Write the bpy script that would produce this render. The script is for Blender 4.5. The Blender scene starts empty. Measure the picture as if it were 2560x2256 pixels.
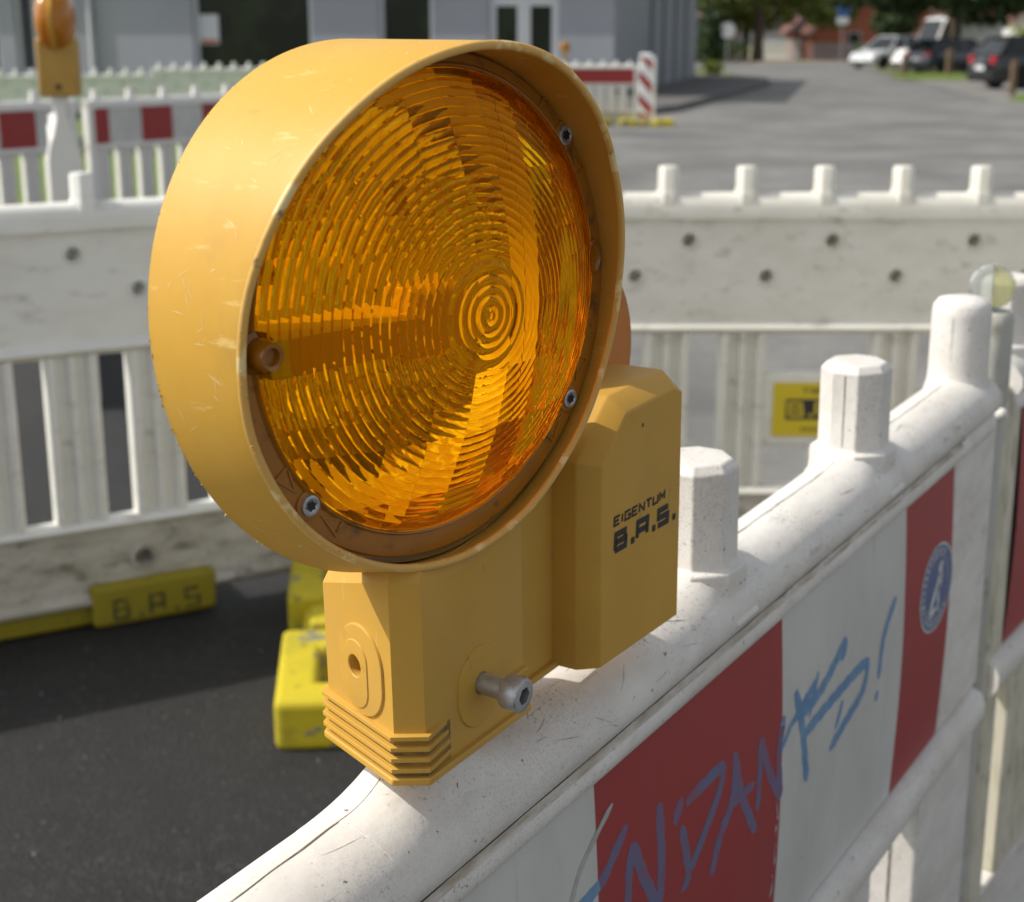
import bpy, bmesh, math, random
from math import sin, cos, pi, radians, sqrt, hypot, atan2
from mathutils import Vector, Matrix

random.seed(7)
scene = bpy.context.scene
COL = scene.collection

# ------------------------------------------------------------------ camera
H = 1.2
PITCH = math.atan((1128 - 75) / 3800.0)
cam_d = bpy.data.cameras.new('camera')
cam = bpy.data.objects.new('camera', cam_d)
COL.objects.link(cam)
cam.location = (0, 0, H)
cam.rotation_euler = (pi / 2 - PITCH, 0, 0)
cam_d.sensor_width = 36
cam_d.lens = 36 * 3800 / 2560.0
cam_d.clip_start = 0.02
cam_d.clip_end = 3000
cam_d.dof.use_dof = True
cam_d.dof.focus_distance = 0.645
cam_d.dof.aperture_fstop = 15.0
cam_d.dof.aperture_blades = 0
scene.camera = cam

# ------------------------------------------------------------------ sky, sun, exposure
SUN_AZ = radians(91)      # to the left of the view direction
SUN_EL = radians(45)
sun_dir = Vector((-sin(SUN_AZ) * cos(SUN_EL), cos(SUN_AZ) * cos(SUN_EL), sin(SUN_EL)))
world = bpy.data.worlds.new('World')
scene.world = world
world.use_nodes = True
wn = world.node_tree
bg = wn.nodes['Background']
sky = wn.nodes.new('ShaderNodeTexSky')
sky.sky_type = 'NISHITA'
sky.sun_disc = False
sky.sun_elevation = SUN_EL
sky.sun_rotation = -SUN_AZ
sky.air_density = 1.0
sky.dust_density = 2.5
sky.ozone_density = 1.0
hs = wn.nodes.new('ShaderNodeHueSaturation')      # bright broken cloud: a paler, more neutral sky
hs.inputs['Saturation'].default_value = .30
wn.links.new(sky.outputs[0], hs.inputs['Color'])
wn.links.new(hs.outputs[0], bg.inputs[0])
bg.inputs[1].default_value = 0.14
sd = bpy.data.lights.new('sun', 'SUN')
sd.energy = 3.4
sd.angle = radians(0.6)
sd.color = (1.0, 0.95, 0.86)
sun = bpy.data.objects.new('sun', sd)
COL.objects.link(sun)
sun.rotation_euler = sun_dir.to_track_quat('Z', 'Y').to_euler()
vs = scene.view_settings
vs.view_transform = 'Standard'
vs.look = 'None'
vs.exposure = 0.2
vs.gamma = 1
vs.use_curve_mapping = False
scene.render.engine = 'CYCLES'
cy = scene.cycles
cy.use_denoising = True
try:
    cy.denoiser = 'OPENIMAGEDENOISE'
except Exception:
    pass
cy.max_bounces = 12
cy.transmission_bounces = 10
cy.transparent_max_bounces = 12
cy.sample_clamp_indirect = 3.0
cy.caustics_refractive = True
cy.caustics_reflective = True
cy.blur_glossy = 0.6

# ------------------------------------------------------------------ mesh helpers
class MB:
    def __init__(s):
        s.v = []; s.f = []
    def add(s, verts, faces):
        o = len(s.v)
        s.v += [tuple(p) for p in verts]
        s.f += [tuple(i + o for i in f) for f in faces]
        return s
    def box(s, x0, x1, y0, y1, z0, z1):
        return s.add([(x0,y0,z0),(x1,y0,z0),(x1,y1,z0),(x0,y1,z0),(x0,y0,z1),(x1,y0,z1),(x1,y1,z1),(x0,y1,z1)],
                     [(0,3,2,1),(4,5,6,7),(0,1,5,4),(1,2,6,5),(2,3,7,6),(3,0,4,7)])
    def loft(s, loops, cap0=True, cap1=True):
        n = len(loops[0]); vs_ = []; fs = []
        for l in loops: vs_ += list(l)
        for k in range(len(loops) - 1):
            for i in range(n):
                j = (i + 1) % n
                fs.append((k*n+i, k*n+j, (k+1)*n+j, (k+1)*n+i))
        if cap0: fs.append(tuple(reversed(range(n))))
        if cap1: fs.append(tuple(range((len(loops)-1)*n, len(loops)*n)))
        return s.add(vs_, fs)
    def prism(s, poly, z0, z1):              # poly counter-clockwise in x,y
        return s.loft([[(x, y, z0) for x, y in poly], [(x, y, z1) for x, y in poly]])
    def extr_x(s, prof, x0, x1):             # profile in y,z extruded along x
        return s.loft([[(x0, y, z) for y, z in prof], [(x1, y, z) for y, z in prof]])
    def extr_y(s, prof, y0, y1):             # profile in x,z extruded along y
        return s.loft([[(x, y0, z) for x, z in prof], [(x, y1, z) for x, z in prof]])
    def lathe(s, prof, n=32, c=(0,0,0), axis='z', close=False):
        loops = []
        for r, h in prof:
            l = []
            for i in range(n):
                a = 2*pi*i/n
                p = (r*cos(a), r*sin(a), h)
                if axis == 'x': p = (p[2], p[0], p[1])
                if axis == 'y': p = (p[0], -p[2], p[1])
                l.append((p[0]+c[0], p[1]+c[1], p[2]+c[2]))
            loops.append(l)
        if close: loops.append(loops[0]); return s.loft(loops, False, False)
        return s.loft(loops)
    def tube(s, pts, r, n=10):
        pts = [Vector(p) for p in pts]; loops = []
        rs = r if isinstance(r, (list, tuple)) else [r]*len(pts)
        for k, p in enumerate(pts):
            d = (pts[min(k+1, len(pts)-1)] - pts[max(k-1, 0)]).normalized()
            u = d.cross(Vector((0,0,1)))
            if u.length < 1e-3: u = d.cross(Vector((0,1,0)))
            u.normalize(); w = d.cross(u)
            loops.append([tuple(p + (u*cos(2*pi*i/n) + w*sin(2*pi*i/n))*rs[k]) for i in range(n)])
        return s.loft(loops)
    def quad(s, a, b, c, d):
        return s.add([a, b, c, d], [(0,1,2,3)])
    def build(s, name, mat, parent=None, smooth=None, bevel=0, seg=2, matrix=None, fix=True):
        me = bpy.data.meshes.new(name)
        me.from_pydata(s.v, [], s.f)
        if fix:
            bm = bmesh.new(); bm.from_mesh(me)
            bmesh.ops.recalc_face_normals(bm, faces=bm.faces)
            bm.to_mesh(me); bm.free()
        return link(name, me, mat, parent, smooth, bevel, seg, matrix)

def link(name, me, mat, parent=None, smooth=None, bevel=0, seg=2, matrix=None):
    if mat is not None and not me.materials: me.materials.append(mat)
    o = bpy.data.objects.new(name, me)
    COL.objects.link(o)
    if parent is not None: o.parent = parent
    if matrix is not None: o.matrix_basis = matrix
    if bevel:
        b = o.modifiers.new('bevel', 'BEVEL'); b.width = bevel; b.segments = seg
        b.limit_method = 'ANGLE'; b.angle_limit = radians(28)
        if smooth is None: smooth = 50
    if smooth is not None:
        for p in me.polygons: p.use_smooth = True
        me.set_sharp_from_angle(angle=radians(smooth))
    return o

def cut(o, cutter_mb):
    """carve holes into a mesh: boolean, applied at once, cutter removed"""
    c = cutter_mb.build('cutter', None)
    m = o.modifiers.new('cut', 'BOOLEAN'); m.object = c; m.operation = 'DIFFERENCE'; m.solver = 'EXACT'
    c.matrix_basis = Matrix()
    par, mat = o.parent, o.matrix_basis.copy()
    o.parent = None; o.matrix_basis = Matrix()
    bpy.context.view_layer.update()
    dg = bpy.context.evaluated_depsgraph_get()
    me = bpy.data.meshes.new_from_object(o.evaluated_get(dg), depsgraph=dg)
    o.modifiers.clear(); old = o.data; o.data = me; me.name = o.name
    cm = c.data
    bpy.data.objects.remove(c); bpy.data.meshes.remove(cm); bpy.data.meshes.remove(old)
    o.parent = par; o.matrix_basis = mat
    return o

def tag(o, label=None, cat=None, group=None, kind=None):
    if label: o['label'] = label
    if cat: o['category'] = cat
    if group: o['group'] = group
    if kind: o['kind'] = kind
    return o

def empty(name, loc=(0,0,0), rz=0, matrix=None):
    o = bpy.data.objects.new(name, None)
    o.empty_display_size = 0.1
    COL.objects.link(o)
    if matrix is not None: o.matrix_basis = matrix
    else:
        o.location = loc; o.rotation_euler = (0, 0, rz)
    return o

def copy_tree(o, parent=None):
    c = o.copy(); COL.objects.link(c)
    if parent is not None:
        c.parent = parent; c.matrix_basis = o.matrix_basis.copy()
    for ch in [x for x in list(bpy.data.objects) if x.parent == o]:
        copy_tree(ch, c)
    return c

def gz(x, y):                       # the street falls gently away from the camera
    return -0.008 * y

def circ(r, n=24, cx=0, cy=0):
    return [(cx + r*cos(2*pi*i/n), cy + r*sin(2*pi*i/n)) for i in range(n)]

def stadium(hw, hh, n=10):          # half width, half height, upright
    s = hh - hw; p = []
    for i in range(n+1):
        a = pi*i/n; p.append((hw*cos(a), s + hw*sin(a)))
    for i in range(n+1):
        a = pi + pi*i/n; p.append((hw*cos(a), -s + hw*sin(a)))
    return p

# ------------------------------------------------------------------ materials
def mat(name, base, rough=0.5, spec=0.5, layers=(), bump=(), metal=0.0, coord='Object', coat=0.0, sss=0.0):
    """layers: (colour, noise scale (x,y,z) or number, low, high, amount); bump: (scale, strength, distance)"""
    m = bpy.data.materials.new(name); m.use_nodes = True
    nt = m.node_tree; b = nt.nodes['Principled BSDF']
    b.inputs['Base Color'].default_value = (*base, 1)
    b.inputs['Roughness'].default_value = rough
    b.inputs['Specular IOR Level'].default_value = spec
    b.inputs['Metallic'].default_value = metal
    b.inputs['Coat Weight'].default_value = coat
    if sss:
        b.inputs['Subsurface Weight'].default_value = sss
        b.inputs['Subsurface Radius'].default_value = (1.0, .42, .04)
        b.inputs['Subsurface Scale'].default_value = .004
    tc = nt.nodes.new('ShaderNodeTexCoord')
    last = None
    for k, lay_k in enumerate(layers):
        c, sc, lo, hi, amt = lay_k[:5]
        mp = nt.nodes.new('ShaderNodeMapping')
        s3 = sc if isinstance(sc, (tuple, list)) else (sc, sc, sc)
        mp.inputs['Scale'].default_value = s3
        mp.inputs['Location'].default_value = (k*3.7 + 1.3, k*1.9, k*2.3)
        nt.links.new(tc.outputs[coord], mp.inputs[0])
        n = nt.nodes.new('ShaderNodeTexNoise'); n.inputs['Scale'].default_value = 1
        n.inputs['Detail'].default_value = 6; n.inputs['Roughness'].default_value = .62
        nt.links.new(mp.outputs[0], n.inputs['Vector'])
        r = nt.nodes.new('ShaderNodeMapRange')
        r.inputs['From Min'].default_value = lo; r.inputs['From Max'].default_value = hi
        r.inputs['To Max'].default_value = amt
        nt.links.new(n.outputs['Fac'], r.inputs['Value'])
        fac = r.outputs[0]
        if len(lay_k) > 5:                       # only inside broad patches
            n2 = nt.nodes.new('ShaderNodeTexNoise'); n2.inputs['Scale'].default_value = lay_k[5]; n2.inputs['Detail'].default_value = 3
            nt.links.new(tc.outputs[coord], n2.inputs['Vector'])
            r2 = nt.nodes.new('ShaderNodeMapRange'); r2.inputs['From Min'].default_value = .45; r2.inputs['From Max'].default_value = .62
            nt.links.new(n2.outputs['Fac'], r2.inputs['Value'])
            ml = nt.nodes.new('ShaderNodeMath'); ml.operation = 'MULTIPLY'
            nt.links.new(fac, ml.inputs[0]); nt.links.new(r2.outputs[0], ml.inputs[1]); fac = ml.outputs[0]
        mx = nt.nodes.new('ShaderNodeMix'); mx.data_type = 'RGBA'
        nt.links.new(fac, mx.inputs['Factor'])
        if last is None: mx.inputs['A'].default_value = (*base, 1)
        else: nt.links.new(last, mx.inputs['A'])
        mx.inputs['B'].default_value = (*c, 1)
        last = mx.outputs['Result']
    if last is not None: nt.links.new(last, b.inputs['Base Color'])
    pn = None
    for sc, st, dist in bump:
        n = nt.nodes.new('ShaderNodeTexNoise'); n.inputs['Detail'].default_value = 5
        mp = nt.nodes.new('ShaderNodeMapping')
        s3 = sc if isinstance(sc, (tuple, list)) else (sc, sc, sc)
        mp.inputs['Scale'].default_value = s3
        n.inputs['Scale'].default_value = 1
        nt.links.new(tc.outputs[coord], mp.inputs[0]); nt.links.new(mp.outputs[0], n.inputs['Vector'])
        bp = nt.nodes.new('ShaderNodeBump'); bp.inputs['Strength'].default_value = st
        bp.inputs['Distance'].default_value = dist
        nt.links.new(n.outputs['Fac'], bp.inputs['Height'])
        if pn is not None: nt.links.new(pn, bp.inputs['Normal'])
        pn = bp.outputs[0]
    if pn is not None: nt.links.new(pn, b.inputs['Normal'])
    return m

M = {}
M['yellow'] = mat('yellow_plastic', (.565,.315,.040), .52, .35,
    layers=[((.50,.30,.075), (7,7,5), .42, .68, .7), ((.24,.17,.08), (9,9,20), .60, .76, .45), ((.72,.52,.20), (300,300,30), .66, .72, .6, 20), ((.66,.375,.065), 16, .45, .75, .5), ((.50,.25,.04), 30, .55, .8, .35), ((.18,.13,.07), (60,60,24), .66, .74, .55)],
    bump=[(28,.12,.002),(240,.10,.0006)])
M['yellow_hood'] = mat('yellow_hood_plastic', (.585,.33,.040), .52, .35,
    layers=[((.62,.375,.075), (9,9,14), .45, .68, .6), ((.40,.24,.06), (12,12,22), .60, .74, .5), ((.66,.375,.065), 16, .45, .75, .5), ((.48,.235,.03), 30, .55, .8, .35), ((.78,.56,.22), (140,140,30), .62, .70, .6), ((.18,.13,.07), (60,60,24), .68, .76, .5)],
    bump=[(28,.12,.002),(240,.10,.0006)], sss=.30)
M['scuff'] = mat('pale_scuff', (.78,.62,.32), .6, .3)
M['yellow_rim'] = mat('yellow_scuffed', (.68,.40,.10), .5, .4,
    layers=[((.85,.68,.34), (70,70,30), .55, .62, .8), ((.10,.08,.05), 120, .64, .7, .7)], bump=[(200,.3,.001)])
M['white'] = mat('white_plastic', (.80,.785,.745), .42, .45,
    layers=[((.62,.58,.50), 9, .5, .78, .45), ((.30,.27,.21), (26,26,60), .62, .74, .55), ((.07,.065,.055), 190, .66, .72, .6)],
    bump=[(14,.15,.004),(120,.14,.001)])
M['white_near'] = mat('scuffed_white_plastic', (.76,.735,.69), .5, .35,
    layers=[((.53,.475,.41), (9,26,26), .42, .70, .55), ((.60,.57,.53), 38, .45, .7, .5), ((.34,.29,.23), (30,75,75), .58, .70, .55, 10), ((.13,.115,.095), 420, .59, .66, .85, 16),
            ((.40,.37,.33), 800, .52, .64, .6, 9), ((.08,.07,.06), 150, .665, .70, .9), ((.17,.15,.125), (22,260,260), .66, .72, .7, 14)],
    bump=[(18,.30,.005),(60,.16,.002),(220,.2,.0008)])
M['white_old'] = mat('aged_white_plastic', (.74,.725,.655), .55, .35,
    layers=[((.60,.58,.50), (7,7,14), .42, .70, .65), ((.30,.275,.215), (16,16,34), .57, .72, .6), ((.20,.18,.14), (30,30,90), .62, .72, .6, 4)], bump=[(40,.15,.003)])
M['white_dirty'] = mat('soiled_white_plastic', (.55,.53,.47), .6, .35,
    layers=[((.36,.33,.26), (10,10,26), .40, .66, .8), ((.12,.11,.08), (16,16,34), .52, .70, .8), ((.04,.036,.03), 60, .60, .72, .8)], bump=[(60,.2,.002)])
M['white_grey'] = mat('greyed_white_plastic', (.80,.80,.75), .5, .4,
    layers=[((.66,.65,.585), (7,7,16), .45, .72, .6), ((.30,.28,.22), (14,14,40), .58, .74, .55)], bump=[(50,.12,.002)])
M['seam'] = mat('seam_dirt', (.16,.145,.12), .8, .1, layers=[((.45,.42,.38), 60, .45, .6, .8)])
M['rib_grime_shade'] = mat('grime_shade_yellow', (.34,.20,.05), .8, .1, layers=[((.13,.10,.06), (60,60,120), .45, .62, .9)])
M['grime'] = mat('brown_grime', (.42,.365,.295), .8, .1, layers=[((.66,.62,.56), (30,160,160), .38, .60, 1.0), ((.10,.085,.06), (60,200,200), .62, .72, .8)])
M['red_film'] = mat('red_film', (.34,.036,.037), .45, .35, layers=[((.30,.050,.045), (14,14,6), .45, .72, .7), ((.22,.045,.04), (120,120,8), .62, .72, .5, 7), ((.44,.12,.11), (220,220,14), .66, .73, .5, 9)], bump=[(420,.12,.0004)])
M['white_film'] = mat('white_film', (.62,.615,.59), .38, .5, layers=[((.42,.415,.385), (8,8,5), .42, .72, .6), ((.30,.285,.25), (60,60,7), .58, .72, .5, 6), ((.14,.13,.12), 110, .665, .71, .7, 12)], bump=[(420,.12,.0004)])
M['ink'] = mat('blue_marker', (.115,.25,.44), .45, .4, layers=[((.20,.34,.50), 70, .42, .68, .8), ((.34,.42,.47), (160,160,40), .60, .72, .7)])
M['ink_on_red'] = mat('blue_marker_thin', (.17,.115,.21), .45, .4, layers=[((.10,.16,.30), 32, .45, .66, .8), ((.29,.065,.085), 55, .54, .68, .85), ((.32,.06,.07), (160,160,40), .62, .72, .8)])
M['ink_grey'] = mat('grey_smear', (.40,.39,.37), .5, .3, layers=[((.50,.49,.47), 90, .45, .65, .8)])
M['sticker_blue'] = mat('blue_print', (.06,.10,.25), .35, .5, layers=[((.16,.19,.30), 160, .5, .65, .6)])
M['sticker_white'] = mat('worn_white_print', (.60,.62,.62), .4, .5, layers=[((.16,.20,.29), 150, .5, .62, .8)])
M['print'] = mat('black_print', (.028,.030,.032), .55, .3, layers=[((.10,.09,.06), 300, .62, .7, .5)])
M['steel'] = mat('zinc_steel', (.50,.51,.52), .42, .5, metal=.75, layers=[((.30,.30,.31), 300, .48, .7, .7)], bump=[(600,.15,.0004)])
M['steel_dark'] = mat('dark_socket', (.03,.035,.04), .4, .5, metal=.6)
M['hole'] = mat('hole_dark', (.16,.085,.02), .7, .2)
M['pole'] = mat('grey_tube', (.50,.50,.46), .5, .4, layers=[((.30,.29,.22), (20,20,9), .45, .7, .7), ((.14,.13,.09), (40,40,30), .58, .7, .6)], bump=[(60,.1,.002)])
M['pole_in'] = mat('tube_inside', (.16,.22,.25), .5, .4)
M['cream'] = mat('mottled_cream_plastic', (.66,.62,.50), .55, .35, layers=[((.38,.36,.24), (40,40,14), .45, .68, .8), ((.16,.15,.10), (60,60,24), .58, .70, .7)])  # cream base with random olive and dark mottling
M['foot'] = mat('yellow_foot', (.56,.45,.02), .6, .3, layers=[((.34,.30,.03), 9, .48, .7, .6), ((.17,.18,.18), (9,9,6), .545, .575, .95), ((.17,.18,.18), (9,9,22), .60, .63, .9), ((.08,.07,.04), 40, .6, .7, .6)], bump=[(60,.25,.003)])
M['foot_dull'] = mat('yellow_foot_dull', (.29,.235,.014), .65, .3, layers=[((.26,.23,.03), 9, .45, .7, .7), ((.10,.09,.05), 30, .58, .7, .6)], bump=[(60,.25,.003)])
M['foot_print'] = mat('foot_print', (.09,.08,.03), .7, .2, layers=[((.34,.28,.02), 40, .5, .62, .6)])
M['plate_yellow'] = mat('plate_yellow', (.60,.46,.01), .4, .5)
M['amber_rear'] = None
M['grass'] = mat('grass', (.10,.16,.022), .8, .2, layers=[((.18,.24,.04), 2.3, .4, .7, .7), ((.06,.10,.015), 9, .5, .7, .6)], coord='Object')
M['tyre'] = mat('tyre', (.018,.018,.02), .8, .2)
M['rim'] = mat('alloy', (.45,.46,.48), .35, .5, metal=.8)
M['glass_dark'] = mat('dark_glass', (.012,.016,.015), .06, .6)
M['leaf_reflection_glass'] = mat('window_leaf_reflection', (.010,.016,.009), .12, .35, layers=[((.03,.045,.02), .9, .5, .7, .8)])  # dark pane with a green reflection of trees painted into its colour
M['black_trim'] = mat('black_trim', (.02,.02,.022), .5, .4)
M['lamp_red'] = mat('tail_red', (.45,.015,.03), .2, .6)
M['lamp_clear'] = mat('lamp_clear', (.75,.78,.80), .1, .8)
M['wall_blue'] = mat('render_blue_grey', (.33,.35,.385), .85, .2, layers=[((.285,.305,.34), .6, .4, .7, .7)], bump=[(30,.1,.01)])
M['wall_grey'] = mat('render_grey', (.31,.33,.345), .85, .2, layers=[((.26,.28,.295), .5, .4, .7, .7)])
M['trim_pale'] = mat('pale_frame', (.60,.62,.64), .5, .4)
M['louvre'] = mat('louvre', (.06,.07,.075), .5, .4)
M['paper'] = mat('paper', (.55,.58,.60), .7, .2)
M['paper_red'] = mat('paper_red', (.45,.14,.08), .7, .2)
M['brick'] = mat('red_brick', (.30,.105,.065), .85, .2, layers=[((.38,.15,.09), 1.4, .4, .7, .7), ((.20,.07,.05), 5, .5, .7, .6)])
M['brick_o'] = mat('orange_brick', (.42,.155,.07), .85, .2, layers=[((.30,.11,.06), 1.6, .4, .7, .7)])
M['roof'] = mat('roof_tile', (.16,.075,.06), .7, .3, layers=[((.22,.10,.075), 2, .4, .7, .6)])
M['verge'] = mat('verge_board', (.48,.33,.29), .6, .3)
M['bark'] = mat('bark', (.085,.070,.052), .9, .1, layers=[((.15,.13,.10), (6,6,2), .45, .7, .7)], bump=[(12,.5,.03)])
M['wood'] = mat('weathered_wood', (.20,.14,.095), .85, .1, layers=[((.12,.085,.06), (20,20,4), .45, .7, .7)])
M['leaf_mid'] = mat('leaf_mid', (.085,.125,.026), .6, .3, layers=[((.16,.20,.045), .9, .42, .66, .8)])
M['leaf_dark'] = mat('leaf_dark', (.036,.062,.020), .6, .3, layers=[((.07,.105,.03), .8, .45, .68, .8)])
M['leaf_lime'] = mat('leaf_lime', (.20,.24,.03), .6, .3, layers=[((.10,.15,.03), .8, .45, .66, .8)])
M['fence_grey'] = mat('grey_fence_paint', (.36,.38,.385), .7, .3)
M['fence_white'] = mat('white_fence_paint', (.62,.63,.62), .6, .3)
M['sign_white'] = mat('sign_white', (.74,.76,.76), .4, .5)
M['sign_blue'] = mat('sign_blue', (.05,.13,.36), .4, .5)
M['galv'] = mat('galvanised', (.34,.34,.34), .5, .5, metal=.5)
M['orange'] = mat('orange_plastic', (.62,.24,.015), .35, .5)
M['yellow_box'] = mat('yellow_box', (.46,.27,.055), .5, .4, layers=[((.38,.21,.04), 14, .45, .7, .6)])
M['kerb'] = mat('kerb_stone', (.16,.155,.148), .85, .2, layers=[((.10,.095,.09), 3, .45, .7, .7)])

def transl(name, col, gl=.25, rough=.25, trans=.35, transp=0.0, tcol=None, trcol=None):
    m = bpy.data.materials.new(name); m.use_nodes = True
    nt = m.node_tree; nt.nodes.clear(); N = nt.nodes.new; L = nt.links.new
    out = N('ShaderNodeOutputMaterial')
    df = N('ShaderNodeBsdfDiffuse'); df.inputs[0].default_value = (*col, 1)
    tr = N('ShaderNodeBsdfTranslucent'); tr.inputs[0].default_value = (*(trcol or tcol or col), 1)
    g = N('ShaderNodeBsdfGlossy'); g.inputs[0].default_value = (1,1,1,1); g.inputs[1].default_value = rough
    a = N('ShaderNodeMixShader'); a.inputs[0].default_value = trans
    L(df.outputs[0], a.inputs[1]); L(tr.outputs[0], a.inputs[2])
    cur = a.outputs[0]
    if transp:
        tp = N('ShaderNodeBsdfTransparent'); tp.inputs[0].default_value = (*(tcol or col), 1)
        c = N('ShaderNodeMixShader'); c.inputs[0].default_value = transp
        L(cur, c.inputs[1]); L(tp.outputs[0], c.inputs[2]); cur = c.outputs[0]
    fr = N('ShaderNodeFresnel'); fr.inputs[0].default_value = 1.45
    b = N('ShaderNodeMixShader'); L(fr.outputs[0], b.inputs[0])
    L(cur, b.inputs[1]); L(g.outputs[0], b.inputs[2])
    L(b.outputs[0], out.inputs[0])
    return m

M['amber_rear'] = transl('amber_rear_lens', (.34,.125,.005), rough=.2, trans=.75, transp=.72, tcol=(1.0,.68,.07), trcol=(.30,.12,.005))
M['amber_far'] = transl('amber_far_lens', (.80,.33,.03), rough=.2, trans=.55)
M['clear_disc'] = transl('clear_plastic', (.66,.68,.65), rough=.12, trans=.5, transp=.60, tcol=(.92,.94,.92))
M['clear_yellow'] = transl('yellowed_plastic', (.60,.61,.44), rough=.15, trans=.5, transp=.55, tcol=(.90,.90,.66))
M['flange'] = mat('amber_flange', (.37,.145,.012), .3, .5,
    layers=[((.27,.115,.02), 45, .45, .7, .6), ((.05,.04,.03), (60,60,60), .57, .68, .75)], bump=[(120,.1,.001)])
M['boss_far'] = transl('amber_lug', (.62,.24,.02), rough=.3, trans=.35)
M['cup'] = mat('pale_yellow_reflector', (.92,.80,.40), .3, .5)
M['boss'] = mat('amber_boss', (.30,.105,.006), .12, .6, layers=[((.16,.06,.01), 90, .5, .7, .6)])

def lens_mat():
    m = bpy.data.materials.new('amber_lens'); m.use_nodes = True
    nt = m.node_tree; nt.nodes.clear(); N = nt.nodes.new; L = nt.links.new
    out = N('ShaderNodeOutputMaterial')
    g = N('ShaderNodeBsdfGlass'); g.inputs['Color'].default_value = (1.0, .77, .10, 1)
    g.inputs['Roughness'].default_value = .02; g.inputs['IOR'].default_value = 1.49
    tr = N('ShaderNodeBsdfTranslucent'); tr.inputs[0].default_value = (.95,.46,.012,1)
    df = N('ShaderNodeBsdfDiffuse'); df.inputs[0].default_value = (.55,.22,.02,1)
    a = N('ShaderNodeMixShader'); a.inputs[0].default_value = .5
    L(tr.outputs[0], a.inputs[1]); L(df.outputs[0], a.inputs[2])
    b = N('ShaderNodeMixShader'); b.inputs[0].default_value = .07
    L(g.outputs[0], b.inputs[1]); L(a.outputs[0], b.inputs[2])
    L(b.outputs[0], out.inputs[0])
    return m
M['lens'] = lens_mat()

# asphalt materials
def asphalt(name, c0, c1, stone, bscale, bstr, patch=None):
    m = bpy.data.materials.new(name); m.use_nodes = True
    nt = m.node_tree; b = nt.nodes['Principled BSDF']; N = nt.nodes.new; L = nt.links.new
    tc = N('ShaderNodeTexCoord')
    v = N('ShaderNodeTexVoronoi'); v.inputs['Scale'].default_value = bscale
    L(tc.outputs['Object'], v.inputs['Vector'])
    n = N('ShaderNodeTexNoise'); n.inputs['Scale'].default_value = bscale*.06; n.inputs['Detail'].default_value = 6
    L(tc.outputs['Object'], n.inputs['Vector'])
    mx = N('ShaderNodeMix'); mx.data_type = 'RGBA'
    r = N('ShaderNodeMapRange'); r.inputs['From Min'].default_value = .35; r.inputs['From Max'].default_value = .68
    L(n.outputs['Fac'], r.inputs['Value']); L(r.outputs[0], mx.inputs['Factor'])
    mx.inputs['A'].default_value = (*c0, 1); mx.inputs['B'].default_value = (*c1, 1)
    sep = N('ShaderNodeSeparateColor'); L(v.outputs['Color'], sep.inputs[0])
    r2 = N('ShaderNodeMapRange'); r2.inputs['From Min'].default_value = .90; r2.inputs['From Max'].default_value = 1.0
    L(sep.outputs[0], r2.inputs['Value'])
    m2 = N('ShaderNodeMix'); m2.data_type = 'RGBA'
    L(r2.outputs[0], m2.inputs['Factor']); L(mx.outputs['Result'], m2.inputs['A']); m2.inputs['B'].default_value = (*stone, 1)
    last = m2.outputs['Result']
    if patch:
        n2 = N('ShaderNodeTexNoise'); n2.inputs['Scale'].default_value = patch[0]; n2.inputs['Detail'].default_value = 4
        L(tc.outputs['Object'], n2.inputs['Vector'])
        r3 = N('ShaderNodeMapRange'); r3.inputs['From Min'].default_value = .42; r3.inputs['From Max'].default_value = .66; r3.inputs['To Max'].default_value = patch[2]
        L(n2.outputs['Fac'], r3.inputs['Value'])
        m3 = N('ShaderNodeMix'); m3.data_type = 'RGBA'
        L(r3.outputs[0], m3.inputs['Factor']); L(last, m3.inputs['A']); m3.inputs['B'].default_value = (*patch[1], 1)
        last = m3.outputs['Result']
    L(last, b.inputs['Base Color'])
    b.inputs['Roughness'].default_value = .75
    bp = N('ShaderNodeBump'); bp.inputs['Strength'].default_value = bstr; bp.inputs['Distance'].default_value = .006
    L(v.outputs['Distance'], bp.inputs['Height']); L(bp.outputs[0], b.inputs['Normal'])
    return m
M['asphalt_new'] = asphalt('fresh_asphalt', (.0070,.0073,.0077), (.0125,.0125,.0130), (.062,.059,.054), 210, .55, (1.1, (.0155,.0152,.015), .6))
M['asphalt_old'] = asphalt('old_asphalt', (.145,.144,.136), (.205,.20,.187), (.25,.24,.225), 45, .3, (.55, (.095,.095,.093), .85))
M['paving'] = mat('pavement_slabs', (.115,.11,.105), .85, .2, layers=[((.16,.155,.15), 1.3, .4, .7, .7)])
M['gravel'] = mat('sandy_gravel', (.40,.335,.25), .9, .1, layers=[((.30,.26,.20), .5, .4, .7, .7)])
M['earth'] = mat('earth', (.14,.15,.075), .95, .1, layers=[((.20,.19,.10), .4, .4, .7, .7)])

# ------------------------------------------------------------------ ground
def sheet(name, pts, m, dz, kind='structure', z=None):
    mb = MB()
    mb.add([(x, y, (gz(x, y) if z is None else z(x, y)) + dz) for x, y in pts], [tuple(range(len(pts)))])
    o = mb.build(name, m, fix=False)
    tag(o, kind=kind)
    return o
sheet('ground', [(-400,-60),(400,-60),(400,900),(-400,900)], M['earth'], -.012)
sheet('road', [(-40,-25),(30,-25),(9.0,26),(9.6,29),(13.2,52.6),(15.5,64),(21,93),(40,104),(40,128),(14,122),(10,100),(8.9,62),(8.2,52.6),(7.3,45.2),(4.7,35.2),(2.8,28),(1.2,24.6),(-7,22),(-7,14.5),(-40,10)], M['asphalt_old'], 0.0)
fresh = sheet('fresh_asphalt', [(-9,-4),(.75,-4),(.62,1.2),(.05,3.75),(-.25,5.2),(-.9,8.3),(-9,6.3)], M['asphalt_new'], .006)
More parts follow.
